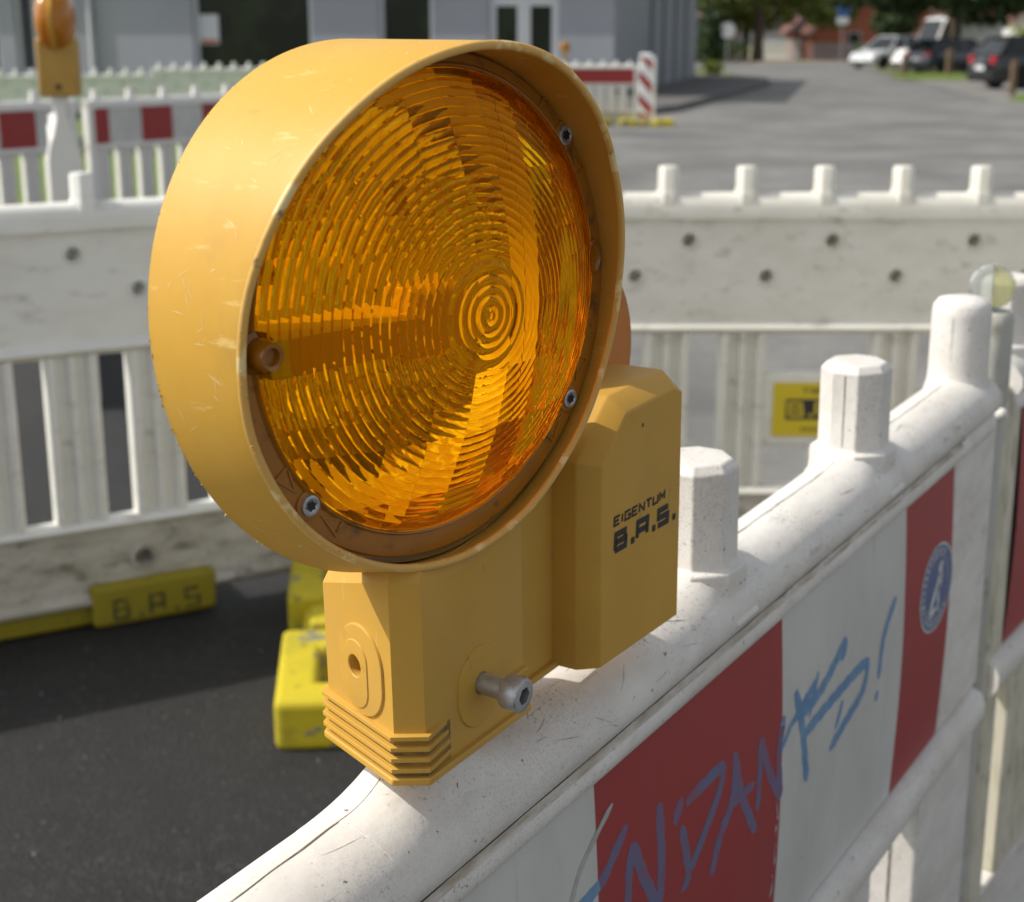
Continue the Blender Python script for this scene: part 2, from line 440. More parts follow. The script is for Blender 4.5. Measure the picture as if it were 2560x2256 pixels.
sheet('lawn', [(-14,7.6),(-3.4,8.6),(-.6,11.6),(.2,15.0),(1.2,22.8),(-14,30)], M['grass'], .016)
sheet('gravel_strip', [(9.6,98.5),(21.0,97),(24,99),(40,106),(40,150),(8,150)], M['gravel'], .01)

# loose grit on the fresh asphalt
gr = MB(); rg_ = random.Random(31)
for k in range(420):
    x = rg_.uniform(-1.5,.2); y = rg_.uniform(1.5,2.75) if k % 3 else rg_.uniform(2.4,3.0); q = rg_.uniform(.0012,.0032)*(1.7 if rg_.random() < .08 else 1)
    z = gz(x,y) + .006; a = rg_.uniform(0,6)
    p = [(x+q*cos(a+t)*rg_.uniform(.7,1.2), y+q*sin(a+t)*rg_.uniform(.7,1.2), z-.0006) for t in (0,1.57,3.14,4.71)] + [(x+q*.2, y, z+q*rg_.uniform(.6,1.1))]
    gr.add(p, [(0,1,4),(1,2,4),(2,3,4),(3,0,4)])
tag(gr.build('grit', mat('grit_stone', (.30,.28,.25), .8, .2, layers=[((.12,.115,.11), 3, .4, .6, .9)]), fix=True), kind='stuff')

# ------------------------------------------------------------------ lettering from strokes
GLY = {  # unit box strokes (x 0..1, y 0..1)
 'E': [[(1,1),(0,1),(0,0),(1,0)],[(0,.5),(.85,.5)]], 'I': [[(.5,0),(.5,1)]],
 'G': [[(1,1),(0,1),(0,0),(1,0),(1,.5),(.5,.5)]], 'N': [[(0,0),(0,1),(1,0),(1,1)]],
 'T': [[(0,1),(1,1)],[(.5,1),(.5,0)]], 'U': [[(0,1),(0,0),(1,0),(1,1)]],
 'M': [[(0,0),(0,1),(.5,.35),(1,1),(1,0)]], 'B': [[(0,0),(0,1),(.9,1),(.9,.5),(0,.5)],[(.9,.5),(1,.5),(1,0),(0,0)]],
 'A': [[(0,0),(0,1),(1,1),(1,0)],[(0,.42),(1,.42)]], 'S': [[(1,1),(0,1),(0,.5),(1,.5),(1,0),(0,0)]],
 'e': [[(0,.35),(1,.35),(1,.7),(0,.7),(0,0),(1,0)]], 'i': [[(.5,0),(.5,.65)],[(.5,.85),(.5,1)]],
 'g': [[(1,.7),(0,.7),(0,0),(1,0)],[(1,.7),(1,-.3),(0,-.3)]], 'n': [[(0,0),(0,.7),(1,.7),(1,0)]],
 't': [[(.4,1),(.4,0),(.9,0)],[(0,.7),(.9,.7)]], 'u': [[(0,.7),(0,0),(1,0),(1,.7)]],
 'm': [[(0,0),(0,.7),(1,.7),(1,0)],[(.5,.7),(.5,0)]], '.': [],
}
def ribbon(mb, pts, w, map3):
    """flat polyline of width w in a plane, mapped to 3D by map3(u, v)"""
    P = [Vector(p) for p in pts]; L_, R_ = [], []
    for k, p in enumerate(P):
        d0 = (P[k] - P[k-1]).normalized() if k else (P[1] - P[0]).normalized()
        d1 = (P[k+1] - P[k]).normalized() if k < len(P)-1 else d0
        d = d0 + d1
        d = d.normalized() if d.length > .2 else d1
        sc = 1 / max(.55, d.dot(d1))
        n = Vector((-d.y, d.x)) * (w/2*sc)
        L_.append(p + n); R_.append(p - n)
    vs_ = [map3(*q) for q in L_] + [map3(*q) for q in R_]
    n = len(P)
    mb.add(vs_, [(k, k+n, k+1+n, k+1) for k in range(n-1)])
def text(mb, s, u0, v0, cw, ch, gap, w, map3, slant=0.0):
    u = u0
    for c in s:
        if c == ' ': u += cw*.6; continue
        if c == '.':
            a = w*1.1
            mb.add([map3(u, v0-w/2), map3(u+a, v0-w/2), map3(u+a, v0-w/2+a), map3(u, v0-w/2+a)], [(0,1,2,3)])
            u += a + gap; continue
        cwid = cw*.25 if c in 'Ii' else cw
        for stp in GLY[c]:
            pts = [(u + x*cwid + slant*y*ch, v0 + y*ch) for x, y in stp]
            q = []
            for k, p in enumerate(pts):              # lengthen the ends by half a stroke
                q.append(p)
            ribbon(mb, q, w, map3)
        u += cwid + gap + w

# ------------------------------------------------------------------ near barrier (lamp stands on it)
T = Vector((.53287, .84559, .03067)).normalized()
Nf = Vector((.84602, -.53314, 0)).normalized()
Wv = Nf.cross(T)
if Wv.z < 0: Wv = -Wv
B1 = Vector((.0407, .7116, .8283))
ZB = .829
O_near = B1 - Wv * ZB
M_near = Matrix(((T.x, -Nf.x, Wv.x, O_near.x), (T.y, -Nf.y, Wv.y, O_near.y), (T.z, -Nf.z, Wv.z, O_near.z), (0,0,0,1)))

RAIL = [(.052,-.02),(.053,.02),(.051,.034),(.046,.045),(.038,.052),(.030,.0555),(.022,.0566),(.014,.0562),(.004,.0535),(-.006,.047),
        (-.0125,.038),(-.0135,.030),(-.011,.0235),(-.0062,.0190),(-.0060,.0165),(-.0088,.0135),(-.0098,.009),(-.0085,.0035),(-.005,.0005),(.004,0),(.004,-.02)]

def knob_mesh(r=.0240, top=.1265, base=.056, seam=True, collar=True, rnd=False):
    mb = MB()
    n = 8
    def ring(rr, z, k=1.0):
        out = []
        for i in range(n):
            a = pi/8 + 2*pi*i/n
            out.append((rr/cos(pi/8)*cos(a), .022 + rr/cos(pi/8)*sin(a)*k, z))
        return out
    loops = []
    if collar:
        loops += [ring(r+.013, .030), ring(r+.010, .044, .86), ring(r+.0066, .050, .95), ring(r+.0056, .056), ring(r+.0050, base+.0045), ring(r+.0004, base+.0065)]
    else:
        loops += [ring(r, .03)]
    loops += [ring(r, base+.012), ring(r-.0002, top-.0062), ring(r-.0042, top-.0014), ring(r-.0090, top-.0002), ring(r*.35, top)]
    mb.loft([[(x, y, z+ZB) for x, y, z in l] for l in loops])
    return mb

def near_rail(x0, x1):
    return MB().extr_x([(y, z+ZB) for y, z in RAIL], x0, x1)

def film_stripes(parent, edges, first_red, z0, z1, y=-.0015, bow=.004, nseg=12):
    red = first_red
    for a, b in zip(edges[:-1], edges[1:]):
        mb = MB(); front = []; 
        for k in range(nseg+1):
            f = k/nseg; z = z1 + (z0-z1)*f
            yy = y - bow*sin(pi*f)
            front.append((yy, z))
        vs_ = [(a, yy, z) for yy, z in front] + [(b, yy, z) for yy, z in front]
        mb.add(vs_, [(k, k+1, k+2+nseg, k+1+nseg) for k in range(nseg)])
        o = mb.build('film_stripe', M['red_film'] if red else M['white_film'], parent, smooth=30, fix=False)
        red = not red

nb = empty('barrier_panel', matrix=M_near)
tag(nb, 'nearest white barrier, blue marker scrawl and round sticker on its red and white board', 'barrier', 'white plastic barrier panels around the roadworks')
X0, X1 = -1.30, .752
near_rail(X0, X1-.03).build('top_rail', M['white_near'], nb, smooth=40)
# moulding seam along the rail crown (a thin raised flash line)
def swell(x):
    return max([ri*max(0, 1-abs((x-t)/hf))**2.3 for t, ri, hf in ((-.118,.026,.058),(.165,.015,.062),(.436,.015,.062))])*1.017
for a, b in ((X0,-.146), (-.085,.127), (.203,.398), (.474,.655)):
    sm = MB(); n = max(2, int((b-a)/.006)); vs_, fs = [], []
    for k in range(n+1):
        x = a + (b-a)*k/n; j = .0004*sin(x*31) + .00025*sin(x*170+1); hw = .00030 + .00012*sin(x*90)
        for y, z in ((.022+j-hw-.0004,.0560), (.022+j-hw,.0569), (.022+j+hw,.0569), (.022+j+hw+.0004,.0560)):
            vs_.append((x, y, z+ZB+swell(x)))
    for k in range(n):
        for i in range(3): fs.append((4*k+i, 4*k+i+1, 4*k+5+i, 4*k+4+i))
    sm.add(vs_, fs)
    sm.build('mould_seam', M['seam'], nb, smooth=40)
def saddle(parent, t, rise=.015, half=.062, m=None):
    """the rail swells up towards a knob"""
    crown = RAIL[2:12]; loops = []
    for k in range(21):
        u = -1 + k/10; r_ = rise*max(0, 1-abs(u))**2.3
        q = 1 - .30*r_/rise
        loops.append([(t+u*half, .022+(y-.022)*q, ZB+.0002+z*(1 if z > .04 else .99)+r_*(z-.020)/.036) for y, z in crown])
    MB().loft(loops).build('rail_swell', m or M['white_near'], parent, smooth=60)
for t in (.165, .436):
    o = knob_mesh().build('knob', M['white_near'], nb, bevel=.0009, seg=2, matrix=Matrix.Translation((t,0,0)), smooth=30)
    saddle(nb, t)
    s2 = MB()
    s2.box(-.0244,-.0237, .0217,.0221, ZB+.066, ZB+.119)
    s2.build('knob_seam', M['seam'], o)
o = knob_mesh(.0225, .120, .05, collar=False).build('knob', M['white_near'], nb, bevel=.003, seg=3, matrix=Matrix.Translation((-.118,0,0)), smooth=35)
saddle(nb, -.118, .026, .058)
# end knob and end post
ek = MB()
for_l = []
for rr, z in ((.031,.02),(.0285,.044),(.0264,.052),(.0258,.062),(.0254,.112),(.0244,.1195),(.0205,.1245),(.010,.1268),(.001,.1270)):
    for_l.append([(.700 + rr*cos(2*pi*i/28), .022 + rr*sin(2*pi*i/28), ZB+z) for i in range(28)])
ek.loft(for_l)
ko = ek.build('knob', M['white_near'], nb, smooth=55)
s2 = MB(); s2.box(.6743,.6750,.0217,.0221, ZB+.064, ZB+.112); s2.build('knob_seam', M['seam'], ko)
# two thick moulded bands at the end
MB().box(.628,.752, -.0035,.047, ZB-.2575, ZB+.012).build('end_post', M['white_near'], nb, bevel=.006, seg=3)
MB().box(.590,.752, -.004,.046, .055, ZB-.290).build('end_post_foot', M['white_near'], nb, bevel=.006, seg=3)
MB().box(.5890,.5902,.0213,.0228, .06, ZB-.295).build('post_seam', M['seam'], nb)
# board behind the film
MB().box(X0,.628, .002,.040, ZB-.262, ZB+.002).build('board', M['white_near'], nb)
lower = [(.048,-.300),(.048,-.262),(-.002,-.2575),(-.011,-.262),(-.0155,-.272),(-.0155,-.284),(-.010,-.295),(.002,-.3005)]
MB().extr_x([(y, z+ZB) for y, z in lower], X0, X1-.012).build('lower_rail', M['white_near'], nb, smooth=50)
x = .36
while x > X0:
    MB().box(x, x+.112, -.001,.043, .27, ZB-.298).build('slat', M['white_near'], nb, bevel=.005)
    x -= .19
MB().extr_x([(.048,.20),(.048,.27),(-.006,.272),(-.013,.262),(-.013,.215),(-.006,.202)], X0, X1-.16).build('base_rail', M['white_near'], nb, smooth=50)
MB().box(X0, X1-.16, .004,.042, .06,.20).build('base_board', M['white_near'], nb, bevel=.004)
film_stripes(nb, [-1.25,-1.0,-.75,-.5,-.25,0,.25,.5,.625], False, ZB-.2565, ZB-.0006)
MB().box(X0,.626, -.0030,.0015, ZB-.0014, ZB+.0004).build('film_gap', M['seam'], nb)
gd = MB(); n = 220; vs_, fs = [], []
for k in range(n+1):                       # brown grime caught in the groove above the film
    x = X0 + (.626-X0)*k/n; w1 = .004 + .0028*sin(k*.31)+.0022*sin(k*.83+1); 
    for y, z in ((-.0104,.0222),(-.0070,.0196),(-.0063,.0178),(-.0066,.0160),(-.0084,.0140)):
        vs_.append((x, y-.00025, z+ZB+.0002*sin(k)))
for k in range(n):
    for i in range(4): fs.append((5*k+i, 5*k+i+1, 5*k+6+i, 5*k+5+i))
gd.add(vs_, fs); gd.build('groove_grime', M['grime'], nb, smooth=60, fix=False)
rp_ = [Vector((y, z)) for y, z in RAIL[2:12]]
def rail_pt(f, lift=.00008):
    f = max(0, min(len(rp_)-1.001, f)); k = int(f); p = rp_[k].lerp(rp_[k+1], f-k); d = rp_[k+1]-rp_[k]; n_ = Vector((d.y, -d.x)).normalized()
    if n_.y < 0 and k < 7: n_ = -n_
    if k >= 7 and n_.x > 0: n_ = -n_
    return p + n_*lift
scr = MB(); rk = random.Random(77)
for k in range(46):
    x0 = rk.choice((rk.uniform(-.10,.12), rk.uniform(-.2,.6))); f0 = rk.uniform(4.5,8.6); ln = rk.uniform(.004,.026); sl = rk.gauss(0,.5); w_ = rk.uniform(.00008,.00028); cv = rk.gauss(0,.25)
    if swell(x0) > .0015 or swell(x0+ln) > .0015: continue
    n = 7; A_, B_ = [], []
    for i in range(n+1):
        u = i/n; f = f0 + sl*u + cv*u*u; ww = w_*sin(pi*(u*.9+.05))*rk.uniform(.5,1.2)
        for L__, q in ((A_,-1),(B_,1)):
            p = rail_pt(f + q*ww/.007); L__.append((x0+ln*u, p.x, p.y+ZB))
    scr.add(A_+B_, [(i, i+1, n+2+i, n+1+i) for i in range(n)])
tag(scr.build('scratch_marks', M['seam'], nb, fix=False), kind='stuff')
# marker writing on the film
GRAF = [
 ([(0.0335,-0.0443),(0.0182,-0.0543),(0.0077,-0.0614),(-0.0087,-0.065),(-0.0245,-0.064)],0.0085),
 ([(0.0387,-0.0582),(0.0345,-0.0725),(0.0314,-0.0984)],0.0085),
 ([(0.0387,-0.0582),(0.0503,-0.0835),(0.0622,-0.1043),(0.0701,-0.1113),(0.073,-0.091),(0.0715,-0.0499)],0.0095),
 ([(0.1013,-0.0609),(0.0936,-0.067),(0.0903,-0.0734)],0.011),
 ([(0.0989,-0.0784),(0.106,-0.1037),(0.1073,-0.1173),(0.0978,-0.1217)],0.0085),
 ([(0.1047,-0.0657),(0.129,-0.0656),(0.1475,-0.0655),(0.1564,-0.0687),(0.1523,-0.0795),(0.1304,-0.0985),(0.1102,-0.1137)],0.0085),
 ([(0.1737,-0.0647),(0.1747,-0.081),(0.1692,-0.0984),(0.1527,-0.1127),(0.1406,-0.1336)],0.0095),
 ([(0.1741,-0.0655),(0.1845,-0.1005),(0.2079,-0.1378)],0.0085),
 ([(0.1659,-0.0994),(0.186,-0.0999),(0.2053,-0.1018)],0.0065),
 ([(0.2132,-0.0734),(0.2131,-0.0966),(0.2099,-0.1241)],0.0075),
 ([(0.2138,-0.0737),(0.2292,-0.1056),(0.2494,-0.1338)],0.0085),
 ([(0.2494,-0.1338),(0.2446,-0.1002),(0.253,-0.0745)],0.0095),
 ([(0.247,-0.0985),(0.2686,-0.0841)],0.006),
 ([(0.2725,-0.065),(0.2809,-0.0852),(0.2871,-0.1029),(0.2928,-0.1264),(0.298,-0.1443)],0.0095),
 ([(0.2659,-0.087),(0.286,-0.0809),(0.3111,-0.0727)],0.0075),
 ([(0.2978,-0.0953),(0.3142,-0.0674)],0.0055),
 ([(0.2849,-0.0868),(0.323,-0.0827),(0.369,-0.0633)],0.0095),
 ([(0.3573,-0.0759),(0.3692,-0.0641)],0.014),
 ([(0.2918,-0.1043),(0.3509,-0.1003),(0.4056,-0.0991),(0.4154,-0.1046),(0.4056,-0.1218),(0.3701,-0.1316),(0.3487,-0.1382),(0.3406,-0.1399)],0.0095),
 ([(0.3644,-0.1106),(0.3512,-0.1278)],0.006),
 ([(0.4782,-0.0704),(0.4511,-0.094),(0.4432,-0.1262)],0.0085),
 ([(0.4429,-0.1359),(0.4389,-0.1431)],0.0105)]
def dense(pts, step=.003):
    out = [Vector(pts[0])]
    n = len(pts)
    for k in range(n-1):                    # Catmull-Rom
        p0 = Vector(pts[max(k-1,0)]); p1 = Vector(pts[k]); p2 = Vector(pts[k+1]); p3 = Vector(pts[min(k+2,n-1)])
        m = max(2, int((p2-p1).length/step))
        for i in range(1, m+1):
            t = i/m
            out.append(.5*((2*p1) + (p2-p0)*t + (2*p0-5*p1+4*p2-p3)*t*t + (3*p1-p0-3*p2+p3)*t*t*t))
    return out
def film_y(z): 
    f = (-.0006 - z)/.2559
    return -.0015 - .004*sin(pi*max(0, min(1, f)))
lay = 0
def marker(mb_red, mb_white, pts, w):
    global lay
    lay += 1
    d = dense(pts)
    L_, R_ = [], []
    n = len(d)
    for k, p in enumerate(d):
        t = (d[min(k+1,n-1)] - d[max(k-1,0)]).normalized()
        e = min(k, n-1-k)
        ww = w*.5*(min(1, .45 + e*.22))*(1 + .10*sin(k*1.3 + lay) + .06*sin(k*3.1))
        q = Vector((-t.y, t.x))*ww
        L_.append(p+q); R_.append(p-q)
    off = .00006 + lay*.000007
    for k in range(n-1):
        xm = (d[k].x + d[k+1].x)/2
        tgt = mb_red if (0 <= xm < .25) or xm > .5 else mb_white
        tgt.add([(a.x, film_y(a.y)-off, a.y+ZB) for a in (L_[k], R_[k], R_[k+1], L_[k+1])], [(0,1,2,3)])
for pts, w in GRAF:
    mr, mw = MB(), MB(); marker(mr, mw, pts, w)
    if mr.f: mr.build('marker_stroke', M['ink_on_red'], nb, fix=False)
    if mw.f: mw.build('marker_stroke', M['ink'], nb, fix=False)
gm1 = MB(); marker(gm1, gm1, [(0.0184,-0.0239),(-0.0006,-0.0338),(-0.0191,-0.0461),(-0.03,-0.062)], .0042)
gm1.build('grey_smear', M['ink_grey'], nb, fix=False)
ab = MB(); ra = random.Random(4)
for k in range(26):
    z_ = -.135 - .11*ra.random(); x_ = .2440 + ra.gauss(0,.0012) ; l_ = ra.uniform(.002,.010); w_ = ra.uniform(.0004,.0012)
    ab.add([(x_-w_, film_y(z_)-.0003, z_+ZB), (x_, film_y(z_-l_/2)-.0003, z_-l_/2+ZB), (x_+w_, film_y(z_)-.0003, z_+ZB), (x_, film_y(z_+l_/2)-.0003, z_+l_/2+ZB)], [(0,1,2,3)])
tag(ab.build('abrasion_marks', M['sticker_white'], nb, fix=False), kind='stuff')
# round sticker
st = empty('sticker'); st.parent = nb
st.matrix_basis = Matrix.Translation((.585, -.0068, ZB-.100)) @ Matrix.Rotation(pi/2, 4, 'X')
def sdisc(r0, r1, z, m, name, n=40):
    mb = MB()
    if r0 == 0:
        for q in range(6):
            for i in range(n):
                a, b = 2*pi*i/n, 2*pi*(i+1)/n; ra_, rb_ = r1*q/6, r1*(q+1)/6
                mb.quad(*[(r*cos(t), r*sin(t)*.86, z) for r, t in ((ra_,a),(rb_,a),(rb_,b),(ra_,b))])
    else:
        for i in range(n):
            a, b = 2*pi*i/n, 2*pi*(i+1)/n
            mb.quad(*[(r*cos(t), r*sin(t)*.86, z) for r, t in ((r0,a),(r1,a),(r1,b),(r0,b))])
    return mb.build(name, m, st, fix=False)
sdisc(0, .0445, .0002, M['sticker_blue'], 'sticker_disc')
sdisc(.0425, .0448, .0005, M['sticker_white'], 'sticker_ring')
sdisc(.0315, .0325, .0005, M['sticker_white'], 'sticker_ring')
em = MB()
for x, y, a, l, w in [(.010,.016,.4,.014,.010),(.004,.006,1.2,.016,.008),(-.004,-.004,.9,.020,.009),(-.012,-.012,1.1,.018,.008),(-.008,-.020,.2,.018,.007),(.006,-.014,1.6,.020,.007),(.012,.004,1.3,.016,.006),(-.016,-.018,2.2,.010,.006)]:
    c_, s_ = cos(a), sin(a)
    em.add([(x + u*c_ - v*s_, y + u*s_ + v*c_, .0006) for u, v in ((-l/2,-w/4),(0,-w/2),(l/2,-w/4),(l/2,w/4),(0,w/2),(-l/2,w/4))], [tuple(range(6))])
for k in range(26):                                            # worn ring lettering, a row of short marks
    a = pi*1.05 - k*.085*pi*.72 if k < 13 else -pi*.28 - (k-13)*.055*pi
    for dr in ((-.0028,.0028),):
        c_, s_ = cos(a), sin(a)
        em.add([((.037+u)*c_ - v*s_, ((.037+u)*s_ + v*c_)*.86, .0006) for u, v in ((-.0030,-.0013),(.0030,-.0016),(.0030,.0012),(-.0030,.0015))], [(0,1,2,3)])
em.build('sticker_print', M['sticker_white'], st, fix=False)

for o in [x for x in bpy.data.objects if x.parent == st]:
    for v in o.data.vertices:
        v.co.z = -.0068 - film_y(-.100 + v.co.y) + .00012 + v.co.z*.25
# ------------------------------------------------------------------ connecting tube at the end of the near panel, disc on top
tp = empty('connecting_tube', matrix=M_near @ Matrix.Translation((.785,.013,0)))
tag(tp, 'thin weathered grey tube standing between the two nearest barrier panels', 'pole')
tb = MB()
tb.lathe([(.0135,.02),(.0135,ZB+.012)], 24)
tb.build('tube', M['pole'], tp, smooth=40)
tb = MB(); tb.lathe([(.0128,ZB+.010),(.0152,ZB+.014),(.0150,ZB+.090),(.0140,ZB+.097),(.0122,ZB+.099),(.0112,ZB+.095),(.0112,ZB+.06)], 24)
tb.build('sleeve', M['pole'], tp, smooth=40)
tb = MB(); tb.lathe([(.0114,ZB+.0895),(.0001,ZB+.0890)], 24); tb.build('sleeve_inside', M['pole_in'], tp)
bl = MB(); bl.lathe([(.0058*sin(pi*k/10)+1e-5, .0058*cos(pi*k/10)) for k in range(11)], 16, c=(-.022,-.016,ZB+.008))
bl.build('rivet', M['white_near'], tp, smooth=80)

dc = empty('reflector_disc', matrix=M_near @ Matrix.Translation((.787,.020,ZB+.100)))
tag(dc, 'small round cloudy see-through disc with one yellowed half standing on the grey tube', 'reflector')
R_d = .0205
def half_disc(a0, a1, m, name):
    mb = MB(); n = 16
    pr = [(0,.0045),(.4,.0042),(.8,.003),(.95,.0015),(1,0)]
    for side in (1,-1):
        rows = []
        for fr, th in pr:
            rows.append([(R_d*fr*cos(a0+(a1-a0)*i/n), side*th, R_d*fr*sin(a0+(a1-a0)*i/n)+R_d) for i in range(n+1)])
        for r in range(len(pr)-1):
            for i in range(n):
                mb.quad(rows[r][i], rows[r+1][i], rows[r+1][i+1], rows[r][i+1])
    ob = mb.build(name, m, dc, smooth=60)
    ob.matrix_basis = Matrix.Rotation(radians(-76), 4, 'Z')
half_disc(pi/2+.03, 3*pi/2-.03, M['clear_disc'], 'cloudy_half')
half_disc(-pi/2+.03, pi/2-.03, M['clear_yellow'], 'yellowed_half')
MB().box(-.0009,.0009,-.0048,.0048,.0,R_d*2).build('disc_seam', M['clear_disc'], dc, matrix=Matrix.Rotation(radians(-76), 4, 'Z'))

# second panel beyond the tube
n2 = empty('barrier_panel', matrix=M_near @ Matrix.Translation((.80,.012,-.012)) @ Matrix.Rotation(radians(-3.0), 4, 'Z'))
tag(n2, 'next white barrier panel beyond the grey tube at the right edge', 'barrier', 'white plastic barrier panels around the roadworks')
near_rail(.035, 1.9).build('top_rail', M['white_near'], n2, smooth=40)
for t in (.085, .35, .61, .88):
    knob_mesh(.0245, .1265, .056).build('knob', M['white_near'], n2, bevel=.0012, smooth=35, matrix=Matrix.Translation((t,0,0)))
MB().box(.03,1.9,.002,.040, ZB-.262, ZB+.002).build('board', M['white_near'], n2)
MB().box(.022,.075,-.0035,.047, .055, ZB+.03).build('end_post', M['cream'], n2, bevel=.006)
MB().extr_x([(y, z+ZB) for y, z in lower], .03, 1.9).build('lower_rail', M['white_near'], n2, smooth=50)
film_stripes(n2, [.08,.205,.455,.705,.955], True, ZB-.2565, ZB-.0006)
for k in range(8):
    MB().box(.13+.19*k, .242+.19*k, -.001,.043, .27, ZB-.298).build('slat', M['cream'], n2, bevel=.005)
MB().box(.03,1.9,.0,.044,.06,.272).build('base_board', M['white_near'], n2, bevel=.004)

# ------------------------------------------------------------------ the lamp
LT, LY, LZ = -.118, .022, ZB+.056        # foot of the lamp in panel coordinates
L_mat = M_near @ Matrix.Translation((LT, LY, LZ))
lamp = empty('warning_lamp', matrix=L_mat)
tag(lamp, 'large yellow roadworks warning lamp with round ribbed amber lens, clamped on the nearest barrier', 'warning lamp')
# head frame (axis = where the lens looks)
PH, EP = .8082, .1208
ax = Vector((sin(PH)*cos(EP), -cos(PH)*cos(EP), sin(EP)))
e1 = Vector((0,0,1)).cross(ax).normalized(); e2 = ax.cross(e1)
Hc = B1 + T*(-.1246) + Nf*(-.03) + Wv*(.2651)
Hm = Matrix(((e1.x,e2.x,ax.x,Hc.x),(e1.y,e2.y,ax.y,Hc.y),(e1.z,e2.z,ax.z,Hc.z),(0,0,0,1)))
HL = L_mat.inverted() @ Hm               # head frame in lamp coordinates
HLi = HL.inverted()
R0 = .1080; FL = -.125
def dep(a): return .0505 + .0249*sin(a) - .0049*cos(2*a) + .0004*sin(9*a)*sin(3.7*a)
def rad(z): return R0 + FL*z
NS = 160
# hood: outer wall, lip, inner wall, closed ring
def hood():
    mb = MB(); loops = []
    def loop(fn): return [fn(2*pi*i/NS) for i in range(NS)]
    TH = .0030
    for f in (0, .12, .3, .5, .7, .88):
        loops.append(loop(lambda a: (rad(dep(a)*f)*cos(a), rad(dep(a)*f)*sin(a), dep(a)*f)))
    loops.append(loop(lambda a: (rad(dep(a))*cos(a), rad(dep(a))*sin(a), dep(a)-.0008)))
    return loops, TH
lo, TH = hood()
for dr, dz in ((-.0002,.0),(-.0008,.0006),(-.0016,.0009),(-.0024,.0006),(-.0030,0)):
    lo.append([((rad(dep(a))+dr)*cos(a), (rad(dep(a))+dr)*sin(a), dep(a)+dz) for a in [2*pi*i/NS for i in range(NS)]])
for f in (.9, .75, .6, .45, .3):
    lo.append([((rad(d_)-TH)*cos(a), (rad(d_)-TH)*sin(a), d_) for a, d_ in [(2*pi*i/NS, .0205 + (dep(2*pi*i/NS)-.0009-.0205)*((f-.3)/.7)) for i in range(NS)]])
lo.append([((R0-TH)*cos(2*pi*i/NS), (R0-TH)*sin(2*pi*i/NS), .0004) for i in range(NS)])
lo.append(lo[0])
mb = MB(); mb.loft(lo, False, False)
mb.build('hood', M['yellow_hood'], lamp, smooth=40, matrix=HL)
mb = MB(); loops = []
for dr, dz in ((.00015,-.0012),(.00015,.0001),(-.0006,.0008),(-.0016,.0011),(-.0026,.0008),(-.00315,.0001),(-.00315,-.001)):
    loops.append([((rad(dep(a))+dr)*cos(a), (rad(dep(a))+dr)*sin(a), dep(a)+dz) for a in [2*pi*i/NS for i in range(NS)]])
mb.loft(loops, False, False); mb.build('hood_rim', M['yellow_rim'], lamp, smooth=60, matrix=HL)
rs = random.Random(5)
sc_ = MB()
for cl in range(22):
    ca, cf = radians(rs.uniform(75, 250)), rs.uniform(.12,.9)
    for k in range(rs.choice((1,1,2,3,5))):
        a0 = ca + rs.gauss(0,.05); f0 = min(.94, max(.05, cf + rs.gauss(0,.07))); dr_ = rs.uniform(0, pi); ln = rs.uniform(.002,.009); w_ = rs.uniform(.00008,.00022)
        def hp(u, v):
            a_ = a0 + (u*cos(dr_) - v*sin(dr_))/.105; z_ = dep(a0)*f0 + u*sin(dr_) + v*cos(dr_)
            r_ = rad(z_) + .00012; return (r_*cos(a_), r_*sin(a_), z_)
        sc_.add([hp(-ln/2,0), hp(0,-w_), hp(ln/2,0), hp(0,w_)], [(0,1,2,3)])
tag(sc_.build('scuff_marks', M['scuff'], lamp, matrix=HL, fix=False), kind='stuff')
bu = MB()
for k in range(70):
    a0 = radians(rs.choice((rs.uniform(175,232), rs.uniform(40,75), rs.uniform(120,250))))
    back = rs.random() < .65
    z0 = 0 if back else dep(a0)+.0004
    r0 = rad(z0); h_ = rs.uniform(.0003,.0009)*(1 if rs.random() < .85 else 1.7); w_ = rs.uniform(.002,.006)
    p = [(r0*cos(a0-w_), r0*sin(a0-w_), z0), (r0*cos(a0+w_), r0*sin(a0+w_), z0), ((r0-.0006)*cos(a0), (r0-.0006)*sin(a0), z0+.0006), ((r0+h_)*cos(a0+rs.gauss(0,w_)), (r0+h_)*sin(a0), z0+rs.gauss(0,.0005))]
    bu.add(p, [(0,1,3),(1,2,3),(2,0,3),(0,2,1)])
tag(bu.build('edge_burrs', M['yellow_rim'], lamp, matrix=HL), kind='stuff')
# back shell of the head
mb = MB(); mb.lathe([(.099,-.026),(.1035,-.024),(.1072,-.012),(R0,0)], NS)
bs = MB(); bs.loft([[(r*cos(2*pi*i/NS), r*sin(2*pi*i/NS), z) for i in range(NS)] for r, z in ((R0,0),(.1010,-.0006),(.0965,-.006),(.0930,-.007),(.0930,-.004),(.0985,.0),(.1015,.0205))], False, False)
bs.build('head_shell', M['yellow'], lamp, smooth=40, matrix=HL)
